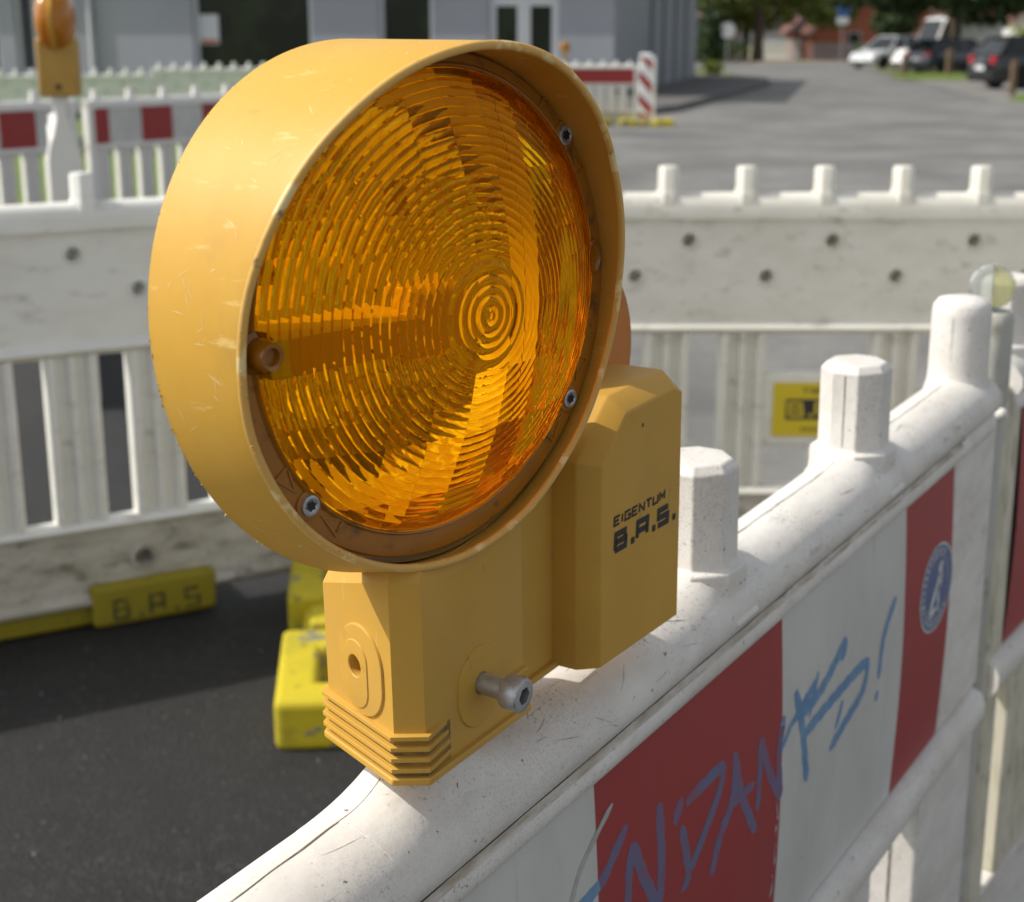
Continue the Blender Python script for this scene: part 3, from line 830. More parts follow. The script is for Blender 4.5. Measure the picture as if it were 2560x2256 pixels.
# lens assembly: its own frame
ln_ = (ax + e1*.0158 - e2*.146).normalized()
lu = Vector((0,0,1)).cross(ln_).normalized(); lv = ln_.cross(lu)
lc = Hc + e2*.002 + ax*.037
LM = L_mat.inverted() @ Matrix(((lu.x,lv.x,ln_.x,lc.x),(lu.y,lv.y,ln_.y,lc.y),(lu.z,lv.z,ln_.z,lc.z),(0,0,0,1)))
RL, RF = .0908, .0996
def rf(t):
    zh = .037 + .100*.145*sin(t) - .002*cos(t)
    return min(.1023, R0 + FL*zh - TH + .0007 - .0022*sin(t))
mb = MB(); loops = []
for dr, z in ((0,-.010),(0,-.0008),(-.0008,0)):
    loops.append([((rf(t)+dr)*cos(t), (rf(t)+dr)*sin(t), z) for t in [2*pi*i/96 for i in range(96)]])
loops += [[(r*cos(2*pi*i/96), r*sin(2*pi*i/96), z) for i in range(96)] for r, z in ((RL+.0022,.0002),(RL+.0012,.0016),(RL+.0002,.0012),(RL-.0004,-.004))]
mb.loft(loops, False, False)
mb.build('lens_flange', M['flange'], lamp, smooth=35, matrix=LM)
DH = .0265
def dome(r): return .0012 + DH*(1 - (min(r,RL)/RL)**2.0)
rings = [0,.0026,.0072,.0112,.0155,.0215]
while rings[-1] < RL-.002: rings.append(rings[-1] + .00347)
rings[-1] = RL
NA = 288
vs_, fs = [(0,0,dome(0)+.0003)], []
prev = None; rows = []
for k in range(len(rings)-1):
    a, b = rings[k], rings[k+1]
    if k <= 4:
        for u in ((.0,.12,.35,.7,.92) if k else (.3,.6,.9)):
            r = a + (b-a)*u
            if r > 1e-5: rows.append((r, dome(r) + .0006*sin(pi*u), k, u))
    else:                                    # fresnel facet, then a sharp little riser
        za = dome(a) + .00010; zb2 = dome(a) + (dome(b)-dome(a))*.30
        for u in (.0,.22,.5,.75,.93):
            rows.append((a + (b-a)*u, za + (zb2-za)*u + .00013*sin(pi*u), k, u))
rows.append((RL, dome(RL), 99, 0))
def cellx(x): return math.floor((x + .0465*2)/.0093)
for r, z, k, u in rows:
    idx = []
    for i in range(NA):
        a = 2*pi*i/NA
        wob = 0.0
        if k > 4 and k < 99:               # the rings step where the upright prism strips meet
            c_ = cellx(r*cos(a)); d_ = math.floor(a/(2*pi)*44 + k*.37)
            wob = .00006*((c_*37) % 5 - 2) + .00003*((d_*53) % 7 - 3)
        rr = min(RL, r + wob)
        idx.append(len(vs_)); vs_.append((rr*cos(a), rr*sin(a), z))
    if prev is None:
        for i in range(NA): fs.append((0, idx[i], idx[(i+1)%NA]))
    else:
        for i in range(NA):
            j = (i+1) % NA; fs.append((prev[i], idx[i], idx[j], prev[j]))
    prev = idx
# inner face: upright strips of flat prisms, each tilted its own way
gx, gy = .0093, .0125
rng = random.Random(3); n_in = 0
nxs, nys = 21, 16
for i in range(nxs):
    x0 = (i-nxs/2)*gx + .0015; x1 = x0 + gx
    sx = (1 if i % 2 else -1)*.00028 + rng.uniform(-.00022,.00022)
    for j in range(nys):
        y0 = (j-nys/2)*gy + .002; y1 = y0 + gy
        cxm, cym = (x0+x1)/2, (y0+y1)/2
        pts_ = [(x0,y0),(x0,y1),(x1,y1),(x1,y0)]
        if min(hypot(*q) for q in pts_) > RL-.0008: continue
        sy = (1 if j % 2 else -1)*.00022 + rng.uniform(-.00020,.00020)
        o = len(vs_)
        for (x, y) in pts_:
            r = hypot(x, y); zz = dome(r)*.985 - .0036 + sx*(1 if x > cxm else -1)*.5 + sy*(1 if y > cym else -1)*.5
            if r > RL-.0008: x *= (RL-.0008)/r; y *= (RL-.0008)/r
            vs_.append((x, y, zz))
        fs.append((o, o+1, o+2, o+3)); n_in += 1
me = bpy.data.meshes.new('lens'); me.from_pydata(vs_, [], fs)
lens = link('lens', me, M['lens'], lamp, None, matrix=LM)
for p in me.polygons: p.use_smooth = p.index < len(fs) - n_in
me.set_sharp_from_angle(angle=radians(24))
# screws on the flange
def screw(x, y, r=.0044):
    o = empty('screw'); o.parent = lamp; o.matrix_basis = LM @ Matrix.Translation((x, y, .0))
    mb = MB(); mb.lathe([(r,0),(r,.0012),(r*.92,.0020),(r*.70,.0022),(r*.62,.0019),(r*.30,.0018),(.0001,.0018)], 28)
    mb.build('screw_head', M['steel'], o, smooth=40)
    mb = MB(); w = []
    for k in range(12):
        a = pi*k/6 + .3; q = r*(.56 if k % 2 == 0 else .34); w.append((q*cos(a), q*sin(a), .00226))
    mb.add(w, [tuple(range(12))])
    mb.build('screw_socket', M['steel_dark'], o, fix=False)
    o2 = MB(); o2.lathe([(.0062,-.001),(.0060,.0008),(.0050,.0011)], 28); o2.build('screw_pad', M['flange'], o, smooth=40)
for ang in (40.8, -32.9, 224.7, 140): screw(.0951*cos(radians(ang)), .0951*sin(radians(ang)))
def tri_mark(ang, da):
    a = radians(ang + da); c = Vector((.0952*cos(a), .0952*sin(a)))
    ux = Vector((-sin(a), cos(a)))*(1 if da > 0 else -1); uy = Vector((cos(a), sin(a)))
    o3 = [c - ux*.0060, c + ux*.006 + uy*.0040, c + ux*.006 - uy*.0040]
    i3 = [c - ux*.0036, c + ux*.0048 + uy*.0026, c + ux*.0048 - uy*.0026]
    mb = MB()
    mb.loft([[(v.x, v.y, -.001) for v in o3], [(v.x, v.y, .0008) for v in o3], [(v.x, v.y, .0008) for v in i3], [(v.x, v.y, -.001) for v in i3]], False, False)
    mb.build('moulded_arrow', M['flange'], lamp, smooth=30, matrix=LM)
for ang in (40.8,-32.9,224.7,140):
    tri_mark(ang, 8.5); tri_mark(ang, -8.5)
# amber bosses at both sides of the lens
mb = MB(); rr = .0056
mb.lathe([(rr*1.45,-.001),(rr*1.4,.0015),(rr*1.08,.0026),(rr,.0085),(rr*.86,.0105),(rr*.60,.0102),(rr*.50,.008),(.0001,.0078)], 32)
mb.build('boss', M['boss'], lamp, smooth=40, matrix=LM @ Matrix.Translation((-.0905,-.0052,0)))
mb = MB(); mb.loft([[(.0935 + rx*cos(2*pi*i/24), .0092 + rx*1.7*sin(2*pi*i/24), z) for i in range(24)] for rx, z in ((.0046,-.001),(.0046,.0012),(.0040,.0018),(.0034,.0009),(.0030,.0006))], False, True)
mb.build('boss', M['boss'], lamp, smooth=40, matrix=LM)
# inside: reflector cup, holder bar with a deep pale shelf, hub
mb = MB(); mb.loft([[(r*cos(2*pi*i/64), r*sin(2*pi*i/64), z) for i in range(64)] for r, z in ((RF-.001,-.0095),(.0900,-.006),(.0865,-.020),(.0840,-.036),(.0935,-.037))], False, False)
mb.build('reflector_cup', M['cup'], lamp, smooth=40, matrix=LM)
MB().box(-.086,-.012, -.0155,-.0015, -.036,.004).build('holder_bar', M['cup'], lamp, bevel=.0008, matrix=LM)
mb = MB(); mb.loft([[(.006 + w*x, -.009 + w*y, z) for x, y in ((-1,-1),(1,-1),(1,1),(-1,1))] for w, z in ((.0160,-.030),(.0160,-.012),(.0130,-.008))])
mb.build('led_hub', M['cup'], lamp, bevel=.001, matrix=LM)
# rear lens: rings broken into short prisms, each its own facet
mb = MB(); n = 60; rr_ = random.Random(12); NR = 15
def rdome(r): return -.0385 - .030*sqrt(max(0, 1-(r/.0936)**2))
for k in range(NR):
    a0, a1 = .0935*k/NR, .0935*(k+1)/NR
    nn = n if k > 5 else (30 if k > 1 else 12)
    for i in range(nn):
        t0, t1 = 2*pi*i/nn, 2*pi*(i+1)/nn
        d = [-.0010 + rr_.uniform(-.0005,.0005), .0012 + rr_.uniform(-.0005,.0005)]
        tl = rr_.uniform(-.0007,.0007)
        q = [(a0, t0, d[0]+tl), (a1, t0, d[1]+tl), (a1, t1, d[1]-tl), (a0, t1, d[0]-tl)]
        mb.add([(r*cos(t), r*sin(t), rdome(r)+e) for r, t, e in q], [(0,1,2,3)])
mb.build('rear_lens', M['amber_rear'], lamp, matrix=LM, fix=False)
# round amber cover behind the battery box
mb = MB()
mb.lathe([(.0495,0),(.0490,.0022),(.040,.0050),(.020,.0068),(.0001,.0074)], 48)
mb.build('rear_cover', M['boss_far'], lamp, smooth=50, matrix=Matrix.Translation((.0358-LT, .0232-LY, .211-.056)) @ Matrix.Rotation(-pi/2, 4, 'X'))

# column below the head (lamp coordinates: x along barrier, y away from film, z up)
def P(t, n): return (t - LT, -n - LY)
def head_low(x, y, grow=0.0):
    """height at which the round head begins above (x,y)"""
    z = .13
    for _ in range(30):
        q = HLi @ Vector((x, y, z))
        r = rad(min(q.z, dep(-pi/2))) - .0012 + grow
        s = r*r - q.x*q.x
        s = -sqrt(s) if s > 1e-6 else -1e-3
        dz = q.y - s
        z -= dz*.8
    return z
COLP = [(-.1440,-.0505),(-.163,-.001),(-.156,.010),(-.080,.010),(-.080,-.003),(-.026,-.003),(-.026,-.041),(-.080,-.041),(-.080,-.054),(-.135,-.054)]
def ring_sub(poly, m=6):
    out = []
    for k in range(len(poly)):
        a, b = poly[k], poly[(k+1) % len(poly)]
        for i in range(m): out.append((a[0]+(b[0]-a[0])*i/m, a[1]+(b[1]-a[1])*i/m))
    return out
sub = [P(*q) for q in ring_sub(COLP)]
cx0, cy0 = P(-.115,-.022)
def inset(p, d):
    v = Vector((p[0]-cx0, p[1]-cy0)); l = v.length
    return (p[0]-v.x/l*d, p[1]-v.y/l*d)
zb = .0215
topz = [head_low(*q) for q in sub]
loops = [[(x, y, zb) for x, y in sub],
         [(x, y, zb + (tz-.006-zb)*.5) for (x, y), tz in zip(sub, topz)],
         [(x, y, tz-.006) for (x, y), tz in zip(sub, topz)]]
ins = [inset(q, .004) for q in sub]
loops.append([(x, y, head_low(x, y)+.002) for x, y in ins])
mb = MB(); mb.loft(loops, True, False)
colm = mb.build('column', M['yellow'], lamp)
HA = Vector(P(-.1440,-.0505)); HB = Vector(P(-.163,-.001)); hd = (HB-HA).normalized(); hn = Vector((hd.y, -hd.x))
if hn.x > 0: hn = -hn
HO = HB - hd*.0265                       # screw hole on the end face
hole_c = (HO.x, HO.y, .063)
def face_m(o, n3, up=Vector((0,0,1))):
    n3 = n3.normalized(); x = up.cross(n3).normalized(); y = n3.cross(x)
    return Matrix(((x.x,y.x,n3.x,o[0]),(x.y,y.y,n3.y,o[1]),(x.z,y.z,n3.z,o[2]),(0,0,0,1)))
HF = face_m(hole_c, Vector((hn.x, hn.y, 0)))
cy_ = MB()
cyl = [(.0048*cos(2*pi*i/24), .0048*sin(2*pi*i/24)) for i in range(24)]
cy_.loft([[tuple(HF @ Vector((x, y, z))) for x, y in cyl] for z in (-.012, .02)])
cut(colm, cy_)
for p in colm.data.polygons: p.use_smooth = True
colm.data.set_sharp_from_angle(angle=radians(22))
b = colm.modifiers.new('bevel','BEVEL'); b.width = .0011; b.segments = 2; b.limit_method = 'ANGLE'; b.angle_limit = radians(35)
def pad(hw, hh, t, hole, m4, name='pad', off=(0,0), n=56):
    """stadium pad with a round hole, real edge"""
    def reach(th, hw, hh):
        lo_, hi_ = 0, .1
        for _ in range(40):
            m_ = (lo_+hi_)/2; x, y = m_*cos(th)-off[0], m_*sin(th)-off[1]
            yy = max(0, abs(y)-(hh-hw))
            if hypot(x, yy) < hw: lo_ = m_
            else: hi_ = m_
        return lo_
    def lp(e, z): return [(reach(2*pi*i/n, hw-e, hh-e)*cos(2*pi*i/n), reach(2*pi*i/n, hw-e, hh-e)*sin(2*pi*i/n), z) for i in range(n)]
    def hc(r, z): return [(r*cos(2*pi*i/n), r*sin(2*pi*i/n), z) for i in range(n)]
    mb = MB()
    mb.loft([lp(0,-.0006), lp(0,t-.0006), lp(.0004,t-.0001), lp(.0010,t), hc(hole+.0004,t), hc(hole,t-.0004), hc(hole,-.0006)], False, False)
    return mb.build(name, M['yellow'], lamp, smooth=40, matrix=m4)
pad(.0170, .0205, .0012, .0050, HF, off=(.0035,-.001))
pad(.0094, .0155, .0018, .0048, HF, off=(.0004,-.0035))
BF = face_m((*P(-.1150, .010), .0475), Vector((0,-1,0)))
pad(.0165, .0185, .0010, .0048, BF, off=(-.001,-.001))
# base ribs
def offset_poly(poly, d):
    out = []; n = len(poly)
    for k in range(n):
        a, b, c = Vector(poly[k-1]), Vector(poly[k]), Vector(poly[(k+1) % n])
        d1 = (b-a).normalized(); d2 = (c-b).normalized()
        n1 = Vector((d1.y,-d1.x)); n2 = Vector((d2.y,-d2.x))
        bis = (n1+n2).normalized(); out.append(tuple(b + bis*(d/max(.4, bis.dot(n1)))))
    return out
colp = [P(*q) for q in COLP]
area = sum(colp[k-1][0]*colp[k][1] - colp[k][0]*colp[k-1][1] for k in range(len(colp)))
sg = 1 if area > 0 else -1
big = offset_poly(colp, .0028*sg)
for k in range(5):
    z0 = .0195 + k*.0049
    if k == 0:
        MB().prism(big, z0-.0008, z0+.0026).build('base_rib', M['yellow'], lamp, bevel=.0007)
    else:
        # end face, nose and the first part of the bolt face; then again behind the bolt
        seg = [P(-.136,-.053), P(-.1440,-.0505), P(-.163,-.001), P(-.156,.010), P(-.1335-.0012*k,.010)]
        mb = MB()
        def band(seg):
            out = []
            for i, q in enumerate(seg):
                a = Vector(seg[max(i-1,0)]); b_ = Vector(q); c = Vector(seg[min(i+1,len(seg)-1)])
                ds = [d for d in ((b_-a), (c-b_)) if d.length > 1e-6]
                ns = [Vector((d.normalized().y, -d.normalized().x))*(-1 if sg < 0 else 1) for d in ds]
                bis = sum(ns, Vector((0,0))).normalized()
                out.append(b_ + bis*(.0028/max(.4, bis.dot(ns[0]))))
            out[-1] = Vector(seg[-1])
            inn = [Vector(q) for q in seg]
            loops = []
            for o_, i_ in zip(out, inn):
                i2 = i_ + (i_-o_)*.3 if (o_-i_).length > 1e-6 else i_
                loops.append([(i2.x,i2.y,z0),(o_.x,o_.y,z0+.0003),(o_.x,o_.y,z0+.0022),(i2.x,i2.y,z0+.0025)])
            return loops
        mb.loft(band(seg)); mb.build('base_rib', M['yellow'], lamp, bevel=.0005)
        if k in (3,4):
            s2 = [P(-.098,.010), P(-.090,.0125), P(-.0795,.0125)]
            mb = MB(); loops = []
            for q in s2: loops.append([(q[0], P(0,.008)[1], z0),(q[0], q[1], z0+.0003),(q[0], q[1], z0+.0022),(q[0], P(0,.008)[1], z0+.0025)])
            mb.loft(loops); mb.build('base_rib', M['yellow'], lamp, bevel=.0005)
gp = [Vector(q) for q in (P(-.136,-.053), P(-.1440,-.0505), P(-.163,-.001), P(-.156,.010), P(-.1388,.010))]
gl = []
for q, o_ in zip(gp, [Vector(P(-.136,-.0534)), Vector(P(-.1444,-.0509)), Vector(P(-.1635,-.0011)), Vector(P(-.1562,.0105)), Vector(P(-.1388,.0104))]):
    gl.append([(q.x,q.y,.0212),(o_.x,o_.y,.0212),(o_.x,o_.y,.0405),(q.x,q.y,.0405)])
MB().loft(gl).build('rib_grime_shade', M['rib_grime_shade'], lamp)  # brown strip: grime plus the shade of the rib gaps, painted as colour
# socket bolt
bo = empty('clamp_bolt'); bo.parent = lamp; bo.matrix_basis = BF @ Matrix.Rotation(radians(2.5), 4, 'X') @ Matrix.Scale(1.14, 4)
mb = MB(); mb.lathe([(.0041,-.004),(.0041,.0118)], 24); mb.build('bolt_shank', M['steel'], bo, smooth=40)
mb = MB(); hexr = .0036
mb.lathe([(.0045,.0116),(.0064,.0120),(.0067,.0126),(.0067,.0190),(.0064,.0196),(.0059,.0198)], 36)
bh = MB()
outer = [(.0060*cos(2*pi*i/36), .0060*sin(2*pi*i/36)) for i in range(36)]
def hexpt(i):
    a = 2*pi*i/36; s = (a % (pi/3)) - pi/6
    return (hexr*cos(pi/6)/cos(s)*cos(a), hexr*cos(pi/6)/cos(s)*sin(a))
hexp = [hexpt(i) for i in range(36)]
prof36 = [(.0045,.0116),(.0064,.0120),(.0067,.0126),(.0067,.0190),(.0064,.0196)]
loops = [[(r*cos(2*pi*i/36), r*sin(2*pi*i/36), z) for i in range(36)] for r, z in prof36]
loops.append([(x, y, .0198) for x, y in outer]); loops.append([(x, y, .0198) for x, y in hexp]); loops.append([(x, y, .0150) for x, y in hexp])
bh.loft(loops, True, False); bh.build('bolt_head', M['steel'], bo, smooth=35)
bh = MB(); bh.add([(x, y, .0152) for x, y in hexp], [tuple(range(36))]); bh.build('bolt_socket', M['steel_dark'], bo, fix=False)
# battery box beside the column
def bx(t, w): return (t - LT, w - .056)
front = [(-.0265,.0765),(.0572,.0735),(.0590,.1945),(.0500,.1985),(-.0005,.1975),(-.0240,.1775)]
outer_ = [(-.0325,.0755),(.0600,.0725),(.0620,.1990),(.0560,.2055),(-.0008,.2050),(-.0315,.1800)]
mb = MB()
def lay_(pl, n): return [(bx(t, w)[0], -n - LY, bx(t, w)[1]) for t, w in pl]
mb.loft([lay_(front, .0200), lay_(outer_, .0100), lay_(outer_, -.0160), lay_([(t*.98, w) for t, w in outer_], -.0225)])
mb.build('battery_box', M['yellow'], lamp, bevel=.0009)
# arm joining box and head
mb = MB(); mb.box(bx(-.060,0)[0], bx(-.012,0)[0], -.004-LY+.008, .030-LY, bx(0,.150)[1], bx(0,.2045)[1])
# lettering on the box front
mb = MB()
yb = -.0203 - LY
def mp(u, v): return (u - LT, yb, v - .056)
text(mb, 'EIGENTUM', -.0128, .1450, .0051, .0040, .00105, .00120, lambda u, v: mp(u, v - (u+.013)*.032), .10)
text(mb, 'B.A.S.', -.0118, .1322, .0104, .0078, .0029, .0030, lambda u, v: mp(u, v - (u+.013)*.034), .10)
mb.build('lettering', M['print'], lamp, fix=False)
mb = MB(); mb.lathe([(.0011,0),(.0001,.0001)], 14, c=(0,0,0)); mb.build('pin_hole', M['hole'], lamp, matrix=face_m((.016-LT, -.0201-LY, .1877-.056), Vector((0,-1,0))))

# ------------------------------------------------------------------ generic barrier panels further away
def barrier(label, loc, rz, Lx, front, pitch=.166, knob_h=.056, cat='barrier', knob_r=.021, mats=None, film_first=True, slat_w=.104, slat_gap=.064, slat0=.05, up=None, low=None,
            knobs=True, skip_slats=(), lod=0, zscale=1.0, knob0=.08, end_l=True, end_r=True, red_base=False, film_s=.25):
    m = mats or M['white']; md = M['white_dirty']
    root = empty('barrier_panel', loc, rz)
    tag(root, label, cat, 'white plastic barrier panels around the roadworks')
    rt = .885
    prof = [(-.026,rt-.055),(-.027,rt-.03),(-.022,rt-.012),(-.012,rt-.003),(0,rt),(.012,rt-.003),(.022,rt-.012),(.027,rt-.03),(.026,rt-.055)]
    MB().extr_x(prof, 0, Lx).build('top_rail', m, root, smooth=50)
    if knobs:
        k0 = None; x = knob0
        while x < Lx-.02:
            if k0 is None:
                km = MB(); km.loft([[(r/cos(pi/8)*cos(pi/8+2*pi*i/8), r/cos(pi/8)*sin(pi/8+2*pi*i/8), z) for i in range(8)] for r, z in
                     ((knob_r+.005,rt-.03),(knob_r+.005,rt-.004),(knob_r+.002,rt+.003),(knob_r,rt+.007),(knob_r,rt+knob_h-.006),(knob_r*.88,rt+knob_h-.001),(knob_r*.5,rt+knob_h))])
                k0 = km.build('knob', m, root, smooth=35)
                k0.location.x = x
            else:
                c = k0.copy(); COL.objects.link(c); c.location.x = x
            x += pitch
    bd = MB().box(.03, Lx-.03, -.012,.036, .602, rt-.05).build('board', m, root)
    cutm = MB(); holes = []
    if front.endswith('holes'):
        hs_ = [(x_, .782) for x_ in (up or [.14+.31*k for k in range(6)])] + [(x_, .704) for x_ in (low or [.27+.31*k for k in range(6)])]
        for xx, zz in hs_:
            if .05 < xx < Lx-.05:
                holes.append((xx, zz))
                cutm.loft([[(xx + r*cos(2*pi*i/16), y, zz + r*sin(2*pi*i/16)) for i in range(16)] for r, y in ((.0168,-.02),(.0160,-.011),(.0120,.006),(.0115,.030))])
        cut(bd, cutm)
        for p in bd.data.polygons: p.use_smooth = False
        for xx, zz in holes:
            rg = MB(); rg.lathe([(.0165,0),(.0225,.0005),(.0215,.0030),(.0165,.0036),(.0155,.002)], 16, close=True)
            rg.build('hole_rim', m, root, smooth=40, matrix=Matrix.Translation((xx,-.012,zz)) @ Matrix.Rotation(pi/2, 4, 'X'))
    else:
        ed = [.04]; 
        x = .04 + film_s/2
        while x < Lx-.04: ed.append(x); x += film_s
        ed.append(Lx-.04)
        film_stripes(root, ed, film_first, .612, .828, y=-.0135, bow=.002, nseg=4)
    for za, zc, mm in ((.577,.605,m),(.203,.230,m),(.040,.072,md)):
        zm = (za+zc)/2; r = (zc-za)/2
        MB().extr_x([(-.024,zm-r*.5),(-.028,zm),(-.024,zm+r*.6),(-.012,zm+r),(.012,zm+r),(.024,zm+r*.6),(.028,zm),(.024,zm-r*.5),(.010,zm-r),(-.010,zm-r)], 0, Lx).build('cross_rail', mm, root, smooth=50)
    x = slat0; s0 = None; k = 0
    while x + slat_w < Lx:
        if k not in skip_slats:
            if s0 is None:
                w = slat_w
                pr = [(0,-.016),(.006,-.022),(w*.16,-.022),(w*.22,-.004),(w*.40,-.004),(w*.45,-.021),(w*.55,-.021),(w*.60,-.004),(w*.78,-.004),(w*.84,-.022),(w-.006,-.022),(w,-.016),(w,.026),(0,.026)]
                s0 = MB().prism(pr, .226, .580).build('slat', m, root)
                s0.location.x = x
            else:
                c = s0.copy(); COL.objects.link(c); c.location.x = x
        x += slat_w + slat_gap; k += 1
    if red_base:
        MB().box(.02, Lx-.02, -.014,.014, .068,.206).build('base_board', m, root)
        film_stripes(root, [.04,.34,.64,.94,1.24,1.54,Lx-.04], True, .085, .19, y=-.0155, bow=.001, nseg=2)
    else:
        bb = MB().box(.02, Lx-.02, -.014,.036, .068,.206).build('base_board', md, root)
        if front == 'holes':
            cutm = MB(); x = .37
            while x < Lx-.1:
                cutm.loft([[(x + r*cos(2*pi*i/16), y, .133 + r*sin(2*pi*i/16)) for i in range(16)] for r, y in ((.0218,-.03),(.0208,-.013),(.016,.004),(.015,.030))])
                rg = MB(); rg.lathe([(.0215,0),(.0300,.0005),(.0285,.0035),(.0215,.0045),(.0205,.002)], 16, close=True)
                rg.build('hole_rim', md, root, smooth=40, matrix=Matrix.Translation((x,-.014,.133)) @ Matrix.Rotation(pi/2, 4, 'X'))
                x += .43
            cut(bb, cutm)
    for use, xa in ((end_l, 0.0), (end_r, Lx-.05)):
        if use: MB().box(xa, xa+.05, -.0265,.0265, .04, rt-.006).build('end_post', m, root, bevel=.006)
    return root

# middle row, backs towards the camera
hd_l = atan2(.49, .87)
bl_ = barrier('white barrier panel left of the lamp with dimpled holes and soiled bottom board', (-1.86, 2.46, gz(0,2.9)+.012), hd_l, 1.94, 'holes', knob0=1.16, pitch=9, mats=M['white_grey'], up=[.20,.51,.82,1.13,1.44,1.75], low=[.337,.647,.957,1.257,1.567,1.85])
br_ = barrier('white barrier panel right of the lamp with five knobs in view and a yellow nameplate', (-.195, 3.30, gz(0,3.3)+.005), 0, 2.0, 'holes', knob0=.5305-.168*2, pitch=.168, mats=M['white_old'], slat0=.149, slat_w=.100, slat_gap=.068, skip_slats=(4,), up=[.268,.578,.888,1.195,1.50,1.80], low=[.18,.463,.748,1.030,1.31,1.59,1.87])
# nameplate panel in the gap of the right panel
npx = .775
pl = empty('nameplate'); pl.parent = br_; pl.location = (npx, 0, -.040)
MB().box(-.03,.245, -.012,.014, .365,.530).build('nameplate_panel', M['white_old'], pl, bevel=.006)
MB().box(.085,.12, -.012,.014, .27,.366).build('nameplate_stem', M['white_old'], pl, bevel=.004)
MB().box(.0,.215, -.0165,-.012, .385,.508).build('nameplate_yellow', M['plate_yellow'], pl, bevel=.002)
mb = MB(); text(mb, 'Eigentum', .068, .487, .0075, .0105, .0022, .0020, lambda u, v: (u, -.0168, v)); 
for k in range(9): mb.add([(.064+.0105*k, -.0168, .399),(.064+.0105*k+.0075, -.0168, .399),(.064+.0105*k+.0075, -.0168, .405),(.064+.0105*k, -.0168, .405)], [(0,1,2,3)])
mb.add([(.028,-.0168,.424),(.187,-.0168,.424),(.187,-.0168,.471),(.028,-.0168,.471)], [(0,1,2,3)])
mb.build('nameplate_print', M['print'], pl, fix=False)
mb = MB(); text(mb, 'B.A.S.', .036, .434, .030, .027, .008, .0065, lambda u, v: (u, -.0171, v)); mb.build('nameplate_letters', M['plate_yellow'], pl, fix=False)

# ------------------------------------------------------------------ yellow feet
def foot(label, loc, rz, L=.80, W=.40, m=None, text_side=False, B=.27):
    m = m or M['foot']
    root = empty('ballast_block', loc, rz)
    tag(root, label, 'barrier foot', 'yellow feet under the barriers')
    h = .095
    # x = long axis; ends are raised blocks with a handle slot, the middle is lower
    def block(sx):
        s = 1 if sx > 0 else -1
        x1 = s*L/2; x0 = s*(L/2-B)
        bk = MB().box(min(x0,x1), max(x0,x1), -W/2, W/2, 0, h).build('end_block', m, root)
        c = MB(); xa, xb = s*(L/2-B*.72), s*(L/2-B*.26)
        c.box(min(xa,xb), max(xa,xb), -W/2+.075, W/2-.075, .03, .2)
        cut(bk, c)
        b_ = bk.modifiers.new('bevel','BEVEL'); b_.width = .014; b_.segments = 3; b_.limit_method = 'ANGLE'
    block(1); block(-1)
    MB().box(-L/2+B-.008, L/2-B+.008, -W/2+.035, W/2-.035, 0.0, .062).build('middle_web', m, root, bevel=.008)
    MB().box(-.05,.05, -W/2+.05, -W/2+.11, .055,.088).build('socket_rib', m, root, bevel=.006)
    MB().box(-.05,.05, W/2-.11, W/2-.05, .055,.088).build('socket_rib', m, root, bevel=.006)
    if text_side:
        u_ = L/2-.225
        for ch in 'B.A.S':
            mb = MB(); text(mb, ch, u_, .018, .028, .040, .016, .008, lambda u, v: (u, -W/2-.0015, v)); mb.build('letter', M['foot_print'], root, fix=False)
            u_ += .025 if ch == '.' else .052
    return root
d_ = Vector((.87,.49)).normalized(); nrm = Vector((d_.y,-d_.x))
fc = Vector((-.640, 3.105)) - d_*.40 - nrm*.20
foot('dull yellow foot stamped with letters under the left barrier', (fc.x, fc.y, gz(0,3)+.008), hd_l, m=M['foot_dull'], text_side=True)
foot('worn bright yellow foot with a handle slot on the dark asphalt behind the lamp', (-.265, 2.86, gz(0,2.9)+.008), radians(95.5), L=.86, W=.38, B=.34)
foot('yellow foot below the far end of the left barrier, mostly hidden by the lamp', (-.23, 3.80, gz(0,3.8)+.008), radians(96), L=.80, W=.38)

# ------------------------------------------------------------------ edge-on panel with the second lamp
ec = barrier('white barrier panel seen end-on beneath the left lamp', (-1.45, 5.0, gz(0,5)), radians(107), 2.0, 'holes', pitch=9, knob0=.02, mats=M['white_grey'], end_l=False, knob_h=.11)
bp_ = MB(); loops = []
for hw, z in ((.054,.03),(.052,.83),(.046,.87),(.030,.915),(.018,.962),(.016,.985),(.022,1.0),(.023,1.03),(.018,1.045)):
    loops.append([(-.02, -hw, z), (-.005, -hw-.004, z), (.03, -hw-.004, z), (.045, -hw, z), (.045, hw, z), (.03, hw+.004, z), (-.005, hw+.004, z), (-.02, hw, z)])
bp_.loft(loops); bp_.build('end_post', M['white'], ec, smooth=40, bevel=.004)

def beacon_lamp(label, loc, rz, s=1.0):
    r = empty('warning_lamp', loc, rz); tag(r, label, 'warning lamp', 'yellow warning lamps further back')
    r.scale = (s, s, s)
    MB().box(-.062,.062,-.04,.04,0,.180).build('lamp_box', M['yellow_box'], r, bevel=.008, seg=3)
    mb = MB(); mb.lathe([(.010,0),(.009,.002),(.0001,.002)], 16, axis='y', c=(0,-.0395,.030)); mb.build('bolt_hole', M['black_trim'], r)
    mb = MB(); mb.lathe([(.100,-.008),(.106,-.006),(.106,.006),(.100,.008)], 40, axis='x', c=(0,0,.238)); mb.build('lens_ring', M['yellow'], r, smooth=40)
    for sgn in (-1, 1):
        mb = MB(); pr = [(.098*sin(pi/2*k/10)**.75+1e-4, sgn*(.008 + .052*cos(pi/2*k/10)**.8)) for k in range(11)]
        mb.lathe(pr, 36, axis='x', c=(0,0,.238)); mb.build('lens_dome', M['amber_far'], r, smooth=60)
    MB().box(-.02,.02,-.03,.03,.165,.19).build('neck', M['yellow_box'], r, bevel=.004)
    return r
